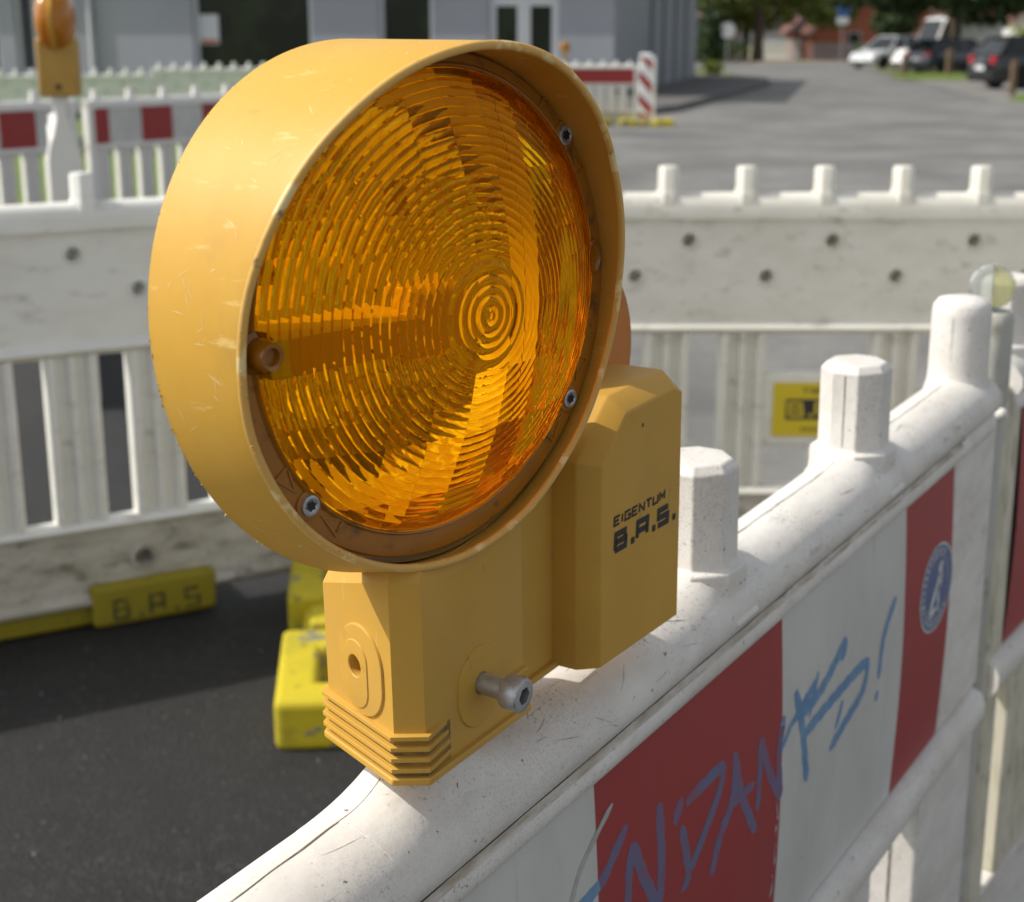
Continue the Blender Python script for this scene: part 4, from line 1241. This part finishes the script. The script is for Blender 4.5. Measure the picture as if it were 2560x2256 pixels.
beacon_lamp('yellow lamp seen edge-on at top left above the end-on white panel', (-1.445, 5.0, .995), radians(6))

# ------------------------------------------------------------------ far fences
ha = atan2(.78,.62)
A0 = Vector((-2.64, 9.55))
dA = Vector((.62,.78)).normalized()
a0 = A0 - dA*1.98
barrier('white barrier panel with red and white board at the left photo edge by the lawn', (a0.x-.02, a0.y-.02, gz(0,9)-.02), ha, 1.95, 'film', pitch=.265, film_first=True, red_base=True)
a1 = A0 + dA*.02
barrier('white barrier panel with narrow red and white blocks just left of the big lamp', (a1.x, a1.y, gz(0,9.6)-.02), ha, 2.0, 'film', pitch=.265, film_first=True, red_base=True)
ps = Vector((-5.9, 16.7)); pe = Vector((-.4, 18.6))
nB = 3; dB = (pe-ps).normalized()
for k, lab in enumerate(['plain white barrier panel at far left behind the left lamp', 'plain white barrier panel on the lawn in front of the blue grey wall', 'plain white barrier panel on the lawn right behind the big lamp hood']):
    q = ps + dB*(2.02*k)
    barrier(lab, (q.x, q.y, -.150 + .055*k), atan2(dB.y, dB.x), 2.0, 'plain_holes', pitch=.166, film_first=False, mats=M['white_grey'])

# fence by the beacon
fr = barrier('white barrier panel with dark red band beside the striped beacon', (-.12, 23.35, gz(0,23.3)), radians(1.5), 2.0, 'film', pitch=.2, film_first=True, mats=M['white'], film_s=8)
fr2 = barrier('white barrier panel with dark red band showing right of the lamp hood', (-2.15, 23.3, gz(0,23.3)), radians(1.5), 2.0, 'film', pitch=.2, film_first=True, mats=M['white'], film_s=8)
bc = empty('traffic_beacon', (1.99, 23.25, gz(0,23.2)), radians(-6))
tag(bc, 'upright traffic beacon with slanting red and white stripes at the fence end', 'beacon')
MB().box(-.10,.10,-.03,.03,.10,1.05).build('beacon_board', M['sign_white'], bc, bevel=.03, seg=3)
MB().box(.10,.145,-.035,.035,.06,1.0).build('beacon_side', M['white'], bc, bevel=.01)
for zc in (.99,.66,.33,.06):
    pts = [(-.095,zc+.15),(.095,zc-.05),(.095,zc-.20),(-.095,zc+.0)]
    pts = [(x, min(1.02, max(.12, z))) for x, z in pts]
    if abs(pts[0][1]-pts[3][1]) + abs(pts[1][1]-pts[2][1]) < .02: continue
    mb = MB(); mb.loft([[(x,-.0335,z) for x, z in pts], [(x,-.029,z) for x, z in pts]]); mb.build('red_stripe', M['red_film'], bc)
foot('small yellow foot under the striped beacon', (2.0, 23.2, gz(0,23.2)+.004), radians(0), L=.80, W=.40)
foot('yellow foot under the fence left of the striped beacon', (1.1, 23.2, gz(0,23.2)+.004), radians(3), L=.74, W=.40, m=M['foot_dull'])
beacon_lamp('tiny orange lamp far off just right of the big lamp hood', (.83, 24.6, gz(0,24)+.94), radians(90), .8)

# ------------------------------------------------------------------ grey building
cor = Vector((2.10, 32.4)); sd_ = Vector((2.55,12.55)).normalized(); fd = Vector((-sd_.y, sd_.x))   # side wall direction, facade direction (to the left)
bz = -.30
Bm = Matrix(((fd.x, sd_.x, 0, cor.x), (fd.y, sd_.y, 0, cor.y), (0,0,1,bz), (0,0,0,1)))   # x along facade to the left, y into the building, z up
bld = empty('building', matrix=Bm)
tag(bld, 'blue grey rendered building with large dark windows behind the lamp and fences', 'building')
def ray_x(px):                       # facade coordinate seen at a photo column (for laying out openings)
    dx = (px-1280)/3800.0; dy = cos(PITCH) + .24*sin(PITCH)
    # solve (s*dx, s*dy) = cor + fd*u
    det = dx*(-fd.y) - dy*(-fd.x)
    s = (cor.x*(-fd.y) - cor.y*(-fd.x))/det
    return (dx*s - cor.x)/fd.x if abs(fd.x) > .1 else 0
BH = 3.0
wl = MB().box(0, 19, 0, .35, 0, BH).build('front_wall', M['wall_blue'], bld)
ops = []                              # (x0, x1, z0, z1, kind)
for a, b_, z0, z1, k in ((1395,1220,.0,2.55,'door'),(1085,950,.35,2.6,'win'),(785,490,.35,2.6,'big'),(98,50,.55,2.6,'louvre'),(8,-60,.2,2.6,'win')):
    ops.append((ray_x(a), ray_x(b_), z0, z1, k))
c = MB()
for x0, x1, z0, z1, k in ops: c.box(x0, x1, -.3, .7, z0, z1)
cut(wl, c)
for x0, x1, z0, z1, k in ops:
    w = empty('door' if k == 'door' else 'window'); w.parent = bld
    f = MB(); t = .09 if k != 'door' else .16
    f.box(x0, x0+t, .10,.20, z0, z1); f.box(x1-t, x1, .10,.20, z0, z1)
    f.box(x0+t, x1-t, .10,.20, z1-t, z1); f.box(x0+t, x1-t, .10,.20, z0, z0+t)
    if k == 'door':
        xm = (x0+x1)/2; f.box(xm-.14, xm+.14, .09,.205, z0+t, z1-t); f.box(x0+t, x1-t, .095,.202, 1.98, 2.16)
    f.build('frame', M['trim_pale'], w)
    if k == 'louvre':
        for q in range(18):
            zz = z0+.12+q*.11
            if zz < z1-.1: MB().add([(x0+t,.12,zz),(x1-t,.12,zz),(x1-t,.17,zz+.09),(x0+t,.17,zz+.09)], [(0,1,2,3)]).build('louvre_slat', M['louvre'], w)
        MB().box(x0+t, x1-t, .19,.195, z0+t, z1-t).build('pane', M['louvre'], w)
    else:
        MB().box(x0+.02, x1-.02, .150,.156, z0+.02, z1-.02).build('pane', M['leaf_reflection_glass'], w)
ux0, ux1 = ray_x(548), ray_x(500)
nt_ = empty('notice'); nt_.parent = bld
MB().box(ux0, ux1, .135,.140, 1.20, 1.82).build('notice_sheet', M['paper'], nt_)
MB().box(ux0+.03, ux1-.03, .130,.134, 1.22, 1.30).build('notice_print', M['paper_red'], nt_)
MB().box(-.0, -.35+.7, .35, 20, 0, BH).build('side_wall', M['wall_grey'], bld)
for y0 in (6.5, 9.3, 12.4, 15.6):
    MB().box(-.10, -.003, y0, y0+.55, 0, BH-.05).build('pilaster', M['wall_grey'], bld)
MB().box(.35, 19, 19.6, 20, 0, BH).build('rear_wall', M['wall_grey'], bld)
MB().box(18.65, 19, .35, 19.6, 0, BH).build('end_wall', M['wall_grey'], bld)
MB().box(.35, 18.65, 2.2, 2.3, 0, 3.4).build('room_partition', M['louvre'], bld)
MB().box(-.35, 19.3, -.35, 20.3, BH+.002, BH+.3).build('flat_roof', M['trim_pale'], bld)
MB().tube([(ray_x(240), -.07, 0), (ray_x(240), -.07, BH)], .055).build('downpipe', M['trim_pale'], bld, smooth=60)

# pavement by the building, kerb stones
pv = [(1.2,24.6),(2.8,28.0),(4.7,35.2),(7.3,45.2),(7.9,49.0),(7.4,53.5),(6.4,55.0),(2.2,33.5),(-4.0,34.8),(-8,35.5),(-8,25)]
mb = MB(); mb.add([(x, y, gz(x,y)+.13) for x, y in pv], [tuple(range(len(pv)))]); tag(mb.build('pavement', M['paving'], fix=False), kind='structure')
ke = pv[:7]
kr = empty('kerb'); tag(kr, kind='structure')
for (x0,y0), (x1,y1) in zip(ke[:-1], ke[1:]):
    a, b_ = Vector((x0,y0)), Vector((x1,y1)); n = max(1, round((b_-a).length)); d = (b_-a)/n; nn = Vector((d.y,-d.x)).normalized()*.14
    for k in range(n):
        p0 = a + d*(k+.006); p1 = a + d*(k+.994)
        z0, z1 = gz(0,p0.y), gz(0,p1.y)
        MB().loft([[(p0.x,p0.y,z0-.1),(p0.x+nn.x,p0.y+nn.y,z0-.1),(p0.x+nn.x,p0.y+nn.y,z0+.125),(p0.x,p0.y,z0+.135)],[(p1.x,p1.y,z1-.1),(p1.x+nn.x,p1.y+nn.y,z1-.1),(p1.x+nn.x,p1.y+nn.y,z1+.125),(p1.x,p1.y,z1+.135)]]).build('kerb_stone', M['kerb'], kr)

# ------------------------------------------------------------------ greenery
def leaves(mb, c, rx, ry, rz, n, s, rng, shell=.55, drop=0):
    for _ in range(n):
        while True:
            v = Vector((rng.uniform(-1,1), rng.uniform(-1,1), rng.uniform(-1,1)))
            if shell < v.length <= 1: break
        p = Vector((c[0]+v.x*rx, c[1]+v.y*ry, c[2]+v.z*rz))
        a = Vector((rng.gauss(0,1), rng.gauss(0,1), rng.gauss(0,1))).normalized(); b_ = a.orthogonal().normalized()
        b_ = (b_*cos(1.7*rng.random()) + a.cross(b_)*sin(rng.random()*6)).normalized()
        q = a.cross(b_); k = s*rng.uniform(.6,1.3)
        mb.add([p - b_*k, p + q*k*.55, p + b_*k, p - q*k*.55], [(0,1,2,3)])
def tree(label, x, y, h, blobs, m, trunk=(.3,.16), leaf=.22, n=700, seed=1, cat='tree', lean=0):
    r = empty('tree', (x, y, gz(x,y))); tag(r, label, cat, 'trees beside the road')
    rng = random.Random(seed)
    mb = MB(); mb.tube([(0,0,-.1),(.05,0,h*.18),(.02+lean*.4,.05,h*.4),(.1+lean,.0,h*.72)], [trunk[0]*1.25, trunk[0], trunk[0]*.85, trunk[1]], 12)
    mb.build('trunk', M['bark'], r, smooth=60)
    for cx, cy2, cz, rr in blobs[:5]:
        mb = MB(); mb.tube([(.03+lean*.5,.02,h*.38),(cx*.5,cy2*.5,(h*.4+cz)/2),(cx,cy2,cz)], [trunk[1]*.8, trunk[1]*.5, trunk[1]*.2], 8); mb.build('limb', M['bark'], r, smooth=60)
    mb = MB()
    for cx, cy2, cz, rr in blobs: leaves(mb, (cx,cy2,cz), rr, rr, rr*.8, int(n*rr), leaf, rng, .35)
    mb.build('crown', m, r, fix=False)
    return r
def bush(label, x, y, rx, ry, h, m, seed, n=900, leaf=.14, name='shrub', cat='shrub'):
    r = empty(name, (x, y, gz(x,y))); tag(r, label, cat)
    rng = random.Random(seed); mb = MB()
    for k in range(7): mb.tube([(rng.uniform(-.3,.3)*rx, rng.uniform(-.3,.3)*ry, 0), (rng.uniform(-.6,.6)*rx, rng.uniform(-.6,.6)*ry, h*.7)], [.03,.012], 6)
    mb.build('stem', M['bark'], r)
    mb = MB()
    for k in range(9):
        leaves(mb, (rng.uniform(-.5,.5)*rx, rng.uniform(-.5,.5)*ry, h*rng.uniform(.35,.72)), rx*.55, ry*.55, h*.34, n//9, leaf, rng, .3)
    mb.build('foliage', m, r, fix=False)
    return r

# lawn strips by the parking bays
sheet('grass_strip', [(13.2,55.2),(15.2,61.5),(17.6,62.0),(17.9,58.2),(15.2,52.2),(13.8,52.4)], M['grass'], .02)
sheet('grass_strip', [(10.6,33.4),(12.2,37.4),(16.5,38.0),(16.0,33.0),(11.0,31.0)], M['grass'], .02)
sheet('parking_bay', [(9.5,29),(13.3,52.4),(15.1,52.0),(17.9,58),(24,58),(26,38),(24,26),(10,24)], asphalt('bay_asphalt', (.165,.162,.15), (.21,.20,.185), (.26,.25,.235), 40, .3, (.4,(.15,.14,.12),.6)), .008)
sheet('verge', [(14.5,63),(15.6,66),(21.5,95),(60,96),(60,60),(18,62.6)], M['earth'], .012)

tree('tall tree with bare dark trunk and pale green crown at the end of the road', 16.4, 105, 12, [(-2,0,5.4,3.2),(2.6,1,5.8,3.0),(.4,-1,7.2,3.6),(-4.2,1,4.2,2.4),(4.6,0,3.9,2.3)], M['leaf_mid'], (.38,.2), .30, 420, 3)
tree('dense dark tree hanging low over the white van', 19.6, 70.5, 9, [(-3.0,-3,4.2,2.3),(-.9,-4,4.4,2.5),(1.0,-2,3.6,2.2),(-5.4,-5,4.2,2.0),(2.6,0,4.6,2.6),(.2,0,6.0,3)], M['leaf_dark'], (.42,.25), .24, 620, 5)
tree('round yellow green tree left of the brick gable behind the road end', 17.2, 116, 9, [(-1,0,3.6,2.6),(1.6,0,4.0,2.5),(0,0,5.6,3)], M['leaf_lime'], (.25,.14), .28, 420, 8)
tree('broad dark tree behind the round white sign', 12.0, 112, 10, [(-2.4,0,3.2,2.9),(1.4,0,3.4,2.8),(-.6,1,5.6,3.4),(-5.0,1,4.4,3.0)], M['leaf_dark'], (.3,.16), .3, 420, 11)
tree('bushy mid green tree just left of the white van', 21.3, 87, 8, [(-.2,0,2.3,1.3),(.3,0,3.6,1.5),(-.2,0,5.0,1.8)], M['leaf_dark'], (.25,.15), .22, 620, 13)
tree('pale green tree far behind the brick house', 33, 128, 12, [(-3,0,5,3.5),(2,0,5.6,3.6),(0,0,8,4)], M['leaf_mid'], (.35,.2), .32, 380, 17)
tree('far tree closing the view behind the grey building corner', 5.5, 118, 12, [(-3,0,4,3.6),(2,0,4.4,3.6),(0,0,7,4),(5,1,4,3)], M['leaf_mid'], (.35,.2), .32, 420, 19)
bush('low dark shrub beside the round white sign', 12.6, 97, 2.0, 1.4, 2.1, M['leaf_dark'], 21)
bush('small yellow green weed clump at the grey building corner', 6.95, 54.2, .45, .45, .62, M['leaf_lime'], 23, 260, .08, name='weed_clump', cat='weeds')
bush('narrow dark shrub against the end of the grey building', 7.3, 57.5, .55, .8, 2.6, M['leaf_dark'], 25, 700)
bush('bright green hedge behind the black car at the right edge', 20.8, 60.5, 3.0, .7, 2.0, M['leaf_lime'], 27, 1800, name='hedge', cat='hedge')
bush('dull green shrub between the grey fence and the silver car', 20.6, 92, .8, .8, 1.1, M['leaf_mid'], 29)

# ------------------------------------------------------------------ houses and garden fences
def house(label, x0, x1, y0, y1, eave, ridge, mw, wins=(), rz=0, overhang=.5):
    z0 = gz(0, y0) - .05
    r = empty('house', (x0, y0, z0), rz); tag(r, label, 'house')
    w = x1-x0; d = y1-y0; xm = w/2
    wl_ = MB().extr_y([(0,0),(w,0),(w,eave),(xm,ridge),(0,eave)], 0, d).build('wall', mw, r)
    for s in (0, 1):
        xa, xb = (-overhang, xm) if s == 0 else (w+overhang, xm)
        k = (ridge-eave)/xm; za = eave - overhang*k
        mb = MB(); mb.loft([[(xa,-.5,za+.03),(xb,-.5,ridge+.03),(xb,-.5,ridge+.22),(xa,-.5,za+.22)],[(xa,d+.5,za+.03),(xb,d+.5,ridge+.03),(xb,d+.5,ridge+.22),(xa,d+.5,za+.22)]])
        mb.build('roof', M['roof'], r)
        mb = MB(); mb.loft([[(xa,-.54,za-.20),(xb,-.54,ridge-.20),(xb,-.54,ridge+.20),(xa,-.54,za+.20)],[(xa,-.505,za-.20),(xb,-.505,ridge-.20),(xb,-.505,ridge+.20),(xa,-.505,za+.20)]])
        mb.build('verge_board', M['verge'], r)
    for a, b_, c, e in wins:
        o = MB().box(a, b_, -.06,-.003, c, e).build('window', M['trim_pale'], r)
        MB().box(a+.07, b_-.07, -.066,-.058, c+.07, e-.07).build('pane', M['glass_dark'], o)
    return r
house('red brick house with a pale verge board under its gable', 21.2, 30.6, 111, 122, 2.3, 7.0, M['brick'], [(5.6,6.8,1.0,2.3),(2.4,3.4,.9,2.0)])
house('orange brick house partly hidden behind the dark tree and the van', 29.5, 41, 121, 132, 3.2, 7.5, M['brick_o'], [(3,4.4,1,2.4),(7,8.2,1,2.4)])
house('white house glimpsed at the top right corner', 33.4, 44, 104, 114, 3.0, 6.8, M['sign_white'], [(1.0,2.0,1.1,2.5),(4.5,5.8,1,2.4)])
house('low dark grey roofed shed behind the round sign', 9.0, 13.6, 100, 105, 1.9, 3.2, M['fence_grey'])
def picket(label, x0, y0, x1, y1, h, m, pitch=.16):
    r = empty('garden_fence', (x0, y0, gz(0,y0)), atan2(y1-y0, x1-x0)); tag(r, label, 'fence')
    L_ = hypot(x1-x0, y1-y0)
    for z in (h*.25, h*.8): MB().box(0, L_, -.02,.02, z-.04, z+.04).build('fence_rail', m, r)
    n = int(L_/pitch); p0 = None
    for k in range(n):
        if p0 is None:
            p0 = MB().extr_y([(0,.05),(pitch*.6,.05),(pitch*.6,h*.95),(pitch*.3,h),(0,h*.95)], -.04, -.021).build('picket', m, r); p0.location.x = .02
        else:
            c = p0.copy(); COL.objects.link(c); c.location.x = .02 + k*pitch
    return r
picket('grey picket fence in front of the red brick house', 20.2, 107.5, 27, 104.5, 1.25, M['fence_grey'])
picket('whitish garden fence under the trees at the road end', 17.0, 109.5, 20.0, 108, 1.5, M['fence_white'])
picket('dark garden fence beside the round sign', 9.6, 98, 14.6, 99.5, 1.2, M['louvre'])

# ------------------------------------------------------------------ signs and posts
def sign(label, x, y, h, r_, face, face2=None):
    o = empty('road_sign', (x, y, gz(0,y))); tag(o, label, 'sign')
    mb = MB(); mb.lathe([(.03,-.1),(.03,h)], 12); mb.build('post', M['galv'], o, smooth=60)
    mb = MB(); mb.lathe([(r_,-.012),(r_,.012)], 28, axis='y', c=(0,-.045,h-r_)); mb.build('sign_face', face, o, smooth=40)
    mb = MB(); mb.lathe([(r_*1.0,-.004),(r_*1.03,.0),(r_*1.03,.014),(r_,.02)], 28, axis='y', c=(0,-.04,h-r_), close=True); mb.build('sign_edge', M['galv'], o, smooth=40)
    if face2: MB().box(-r_*.9, r_*.9, -.062,-.038, h-3.1*r_, h-2.1*r_).build('lower_plate', face2, o, bevel=.006)
    return o
sign('round white sign on a thin post beyond the grey building', 10.4, 76, 2.15, .36, M['sign_white'])
sign('round blue sign with a white plate below in front of the red brick house', 18.0, 86, 3.30, .36, M['sign_blue'], M['sign_white'])
def bollard(label, x, y, h=.85, w=.13):
    o = empty('bollard', (x, y, gz(0,y))); tag(o, label, 'bollard', 'wooden posts along the parking bays')
    MB().box(-w/2,w/2,-w/2,w/2,-.1,h-.05).build('shaft', M['wood'], o, bevel=.015)
    mb = MB(); mb.loft([[(-w/2,-w/2,h-.048),(w/2,-w/2,h-.048),(w/2,w/2,h-.048),(-w/2,w/2,h-.048)],[(-w*.3,-w*.3,h),(w*.3,-w*.3,h),(w*.3,w*.3,h),(-w*.3,w*.3,h)]]); mb.build('post_cap', M['wood'], o)
bollard('light brown wooden post in front of the dark blue car', 17.0, 61.0, .95, .2)
bollard('short greyish wooden post before the silver car', 15.2, 60.8, .8, .16)
bollard('wooden post at the right edge beside the black car', 11.7, 36.5, .8)

# ------------------------------------------------------------------ cars
def carpaint(name, c, rough=.22): return mat(name, c, rough, .5, coat=.6)
def car(label, x, y, rz, paint, L_=4.3, W_=1.78, Hh=1.47, style='hatch', cat='car', group='cars parked by the road'):
    r = empty('parked_car' if cat == 'car' else 'parked_van', (x, y, gz(0,y)), rz); tag(r, label, cat, group)
    hl = L_/2; hw = W_/2
    van = style == 'van'
    # body: cross sections along the length
    st_ = []
    belt = .92 if not van else 1.05
    for f, zt, wk in ((-1,.62,.86),(-.97,.84,.93),(-.90,.93,.97),(-.6,belt,1.0),(0,belt,1.0),(.42,belt-.02,1.0),(.62,.88 if not van else 1.0,.985),(.86,.76 if not van else .92,.95),(.96,.64,.90),(1,.50,.84)):
        w = hw*wk; x_ = f*hl
        st_.append([(x_,-w*.93,.20),(x_,-w,.38),(x_,-w,.60 if zt > .64 else zt*.8),(x_,-w*.96,zt-.06),(x_,-w*.86,zt),(x_,w*.86,zt),(x_,w*.96,zt-.06),(x_,w,.60 if zt > .64 else zt*.8),(x_,w,.38),(x_,w*.93,.20)])
    bd = MB(); bd.loft(st_)
    body = bd.build('body', paint, r, smooth=40)
    cu = MB()
    for wx in (-.62*hl, .64*hl):
        for s in (-1, 1):
            cu.loft([[(wx + .36*cos(2*pi*i/20), s*yy, .31 + .36*sin(2*pi*i/20)) for i in range(20)] for yy in ((hw-.22), hw+.1)])
    cut(body, cu)
    for p in body.data.polygons: p.use_smooth = True
    body.data.set_sharp_from_angle(angle=radians(35))
    # cabin
    if van: pr = [(-.985*hl,belt-.03),(.52*hl,belt-.03),(.30*hl,Hh-.10),(.18*hl,Hh),(-.93*hl,Hh),(-.975*hl,Hh-.14)]
    elif style == 'estate': pr = [(-.95*hl,belt-.03),(.46*hl,belt-.03),(.12*hl,Hh-.05),(-.02*hl,Hh),(-.66*hl,Hh-.02),(-.80*hl,Hh-.08)]
    else: pr = [(-.90*hl,belt-.03),(.46*hl,belt-.03),(.10*hl,Hh-.05),(-.05*hl,Hh),(-.48*hl,Hh-.02),(-.66*hl,Hh-.08)]
    wb, wt = hw*.90, hw*.70 if not van else hw*.84
    zt, zb_ = max(p[1] for p in pr), min(p[1] for p in pr)
    def wy(z): return wb + (wt-wb)*(z-zb_)/(zt-zb_)
    MB().loft([[(x_, -wy(z), z) for x_, z in pr], [(x_, wy(z), z) for x_, z in pr]]).build('cabin', M['glass_dark'] if not van else paint, r, bevel=.05, seg=3)
    # roof skin and pillars in paint
    top = [p for p in pr if p[1] > Hh-.12]
    if not van:
        mb = MB(); ztp = Hh-.05
        mb.loft([[(x_, -wy(z)*1.01, z+.012) for x_, z in top] , [(x_, wy(z)*1.01, z+.012) for x_, z in top]], False, False)
        xs = sorted(p[0] for p in top)
        MB().box(xs[0]-.02, xs[-1]+.02, -wt*.97, wt*.97, Hh-.055, Hh+.012).build('roof', paint, r, bevel=.025, seg=3)
        for (xa, za), (xb, zb2) in (((.44*hl,belt-.02),(xs[-1],Hh-.03)), ((pr[0][0]+.02,belt-.02),(xs[0],Hh-.03)), ((-.12*hl,belt-.02),(-.12*hl,Hh-.03))):
            for s in (-1, 1):
                MB().tube([(xa, s*(wy(za)+.005), za),(xb, s*(wy(zb2)+.005), zb2)], .035, 6).build('pillar', paint, r)
    else:
        for s in (-1, 1):
            MB().loft([[(x_, s*(wy(z)+.004), z) for x_, z in ((.12*hl,belt+.08),(.43*hl,belt+.08),(.30*hl,Hh-.22),(.12*hl,Hh-.22))],[(x_, s*(wy(z)+.012), z) for x_, z in ((.12*hl,belt+.08),(.43*hl,belt+.08),(.30*hl,Hh-.22),(.12*hl,Hh-.22))]]).build('side_window', M['glass_dark'], r)
        MB().loft([[(.50*hl+.012, -wb*.86, belt+.06),(.50*hl+.012, wb*.86, belt+.06),(.325*hl+.02, wt*.88, Hh-.16),(.325*hl+.02, -wt*.88, Hh-.16)],[(.50*hl-.05, -wb*.86, belt+.06),(.50*hl-.05, wb*.86, belt+.06),(.325*hl-.05, wt*.88, Hh-.16),(.325*hl-.05, -wt*.88, Hh-.16)]]).build('windscreen', M['glass_dark'], r)
    for wx in (-.62*hl, .64*hl):
        for s in (-1, 1):
            wh = empty('wheel'); wh.parent = r; wh.location = (wx, s*(hw-.10), .31)
            mb = MB(); mb.lathe([(.20,-.10),(.30,-.10),(.315,-.07),(.315,.07),(.30,.10),(.20,.10)], 28, axis='y'); mb.build('tyre', M['tyre'], wh, smooth=40)
            mb = MB(); mb.lathe([(.205,-.085),(.205,.085)], 24, axis='y'); mb.build('rim', M['black_trim'], wh, smooth=40)
            mb = MB()
            for k in range(5):
                a = 2*pi*k/5; c_, s_ = cos(a), sin(a)
                yo = s*.092
                mb.loft([[(u*c_-v*s_, yo, u*s_+v*c_) for u, v in ((.02,-.035),(.19,-.028),(.19,.028),(.02,.035))],[(u*c_-v*s_, yo-s*.02, u*s_+v*c_) for u, v in ((.02,-.035),(.19,-.028),(.19,.028),(.02,.035))]])
            mb.lathe([(.19,s*.085),(.205,s*.098),(.195,s*.099)], 24, axis='y') if False else None
            mb.build('spokes', M['rim'], wh)
    for s in (-1, 1):
        MB().box(.86*hl,.955*hl, s*hw*.60-.16, s*hw*.60+.16, .60,.72).build('headlight', M['lamp_clear'], r, bevel=.03)
        MB().box(-.995*hl,-.93*hl, s*hw*.74-.13, s*hw*.74+.13, .66,.86).build('tail_light', M['lamp_red'], r, bevel=.02)
        MB().box(.36*hl,.42*hl, s*(hw+.02)-.06, s*(hw+.02)+.08*0+.06, belt-.02, belt+.10).build('mirror', paint, r, bevel=.02)
    MB().box(-hl-.02,-hl+.05, -.26,.26, .50,.61).build('number_plate', M['sign_white'], r)
    MB().box(hl-.05,hl+.02, -.26,.26, .36,.47).build('number_plate', M['sign_white'], r)
    MB().box(-hl-.035,-hl+.10, -hw*.84, hw*.84, .27,.46).build('bumper', M['black_trim'], r, bevel=.03)
    MB().box(hl-.10,hl+.03, -hw*.80, hw*.80, .22,.36).build('bumper', M['black_trim'], r, bevel=.03)
    return r
P_sil = carpaint('silver_paint', (.52,.54,.55)); P_white = carpaint('white_paint', (.78,.78,.76)); P_blk = carpaint('black_paint', (.012,.013,.016)); P_blue = carpaint('dark_blue_paint', (.02,.028,.05))
car('silver hatchback parked with its headlights towards the road', 18.3, 76.0, radians(214), P_sil, 4.1, 1.75, 1.52)
car('white van parked between the silver and the dark blue car', 19.7, 71.2, radians(198), P_white, 4.7, 1.95, 2.35, 'van', 'van')
car('dark blue estate car parked in front of the white van', 18.6, 65.6, radians(24), P_blue, 4.2, 1.74, 1.36, 'estate')
car('black car with red tail light parked at the right edge', 14.75, 42.4, radians(8), P_blk, 4.4, 1.82, 1.38, 'estate')
car('second black car at the far right edge behind the first', 17.6, 39.6, radians(10), P_blk, 4.4, 1.8, 1.38, 'hatch')
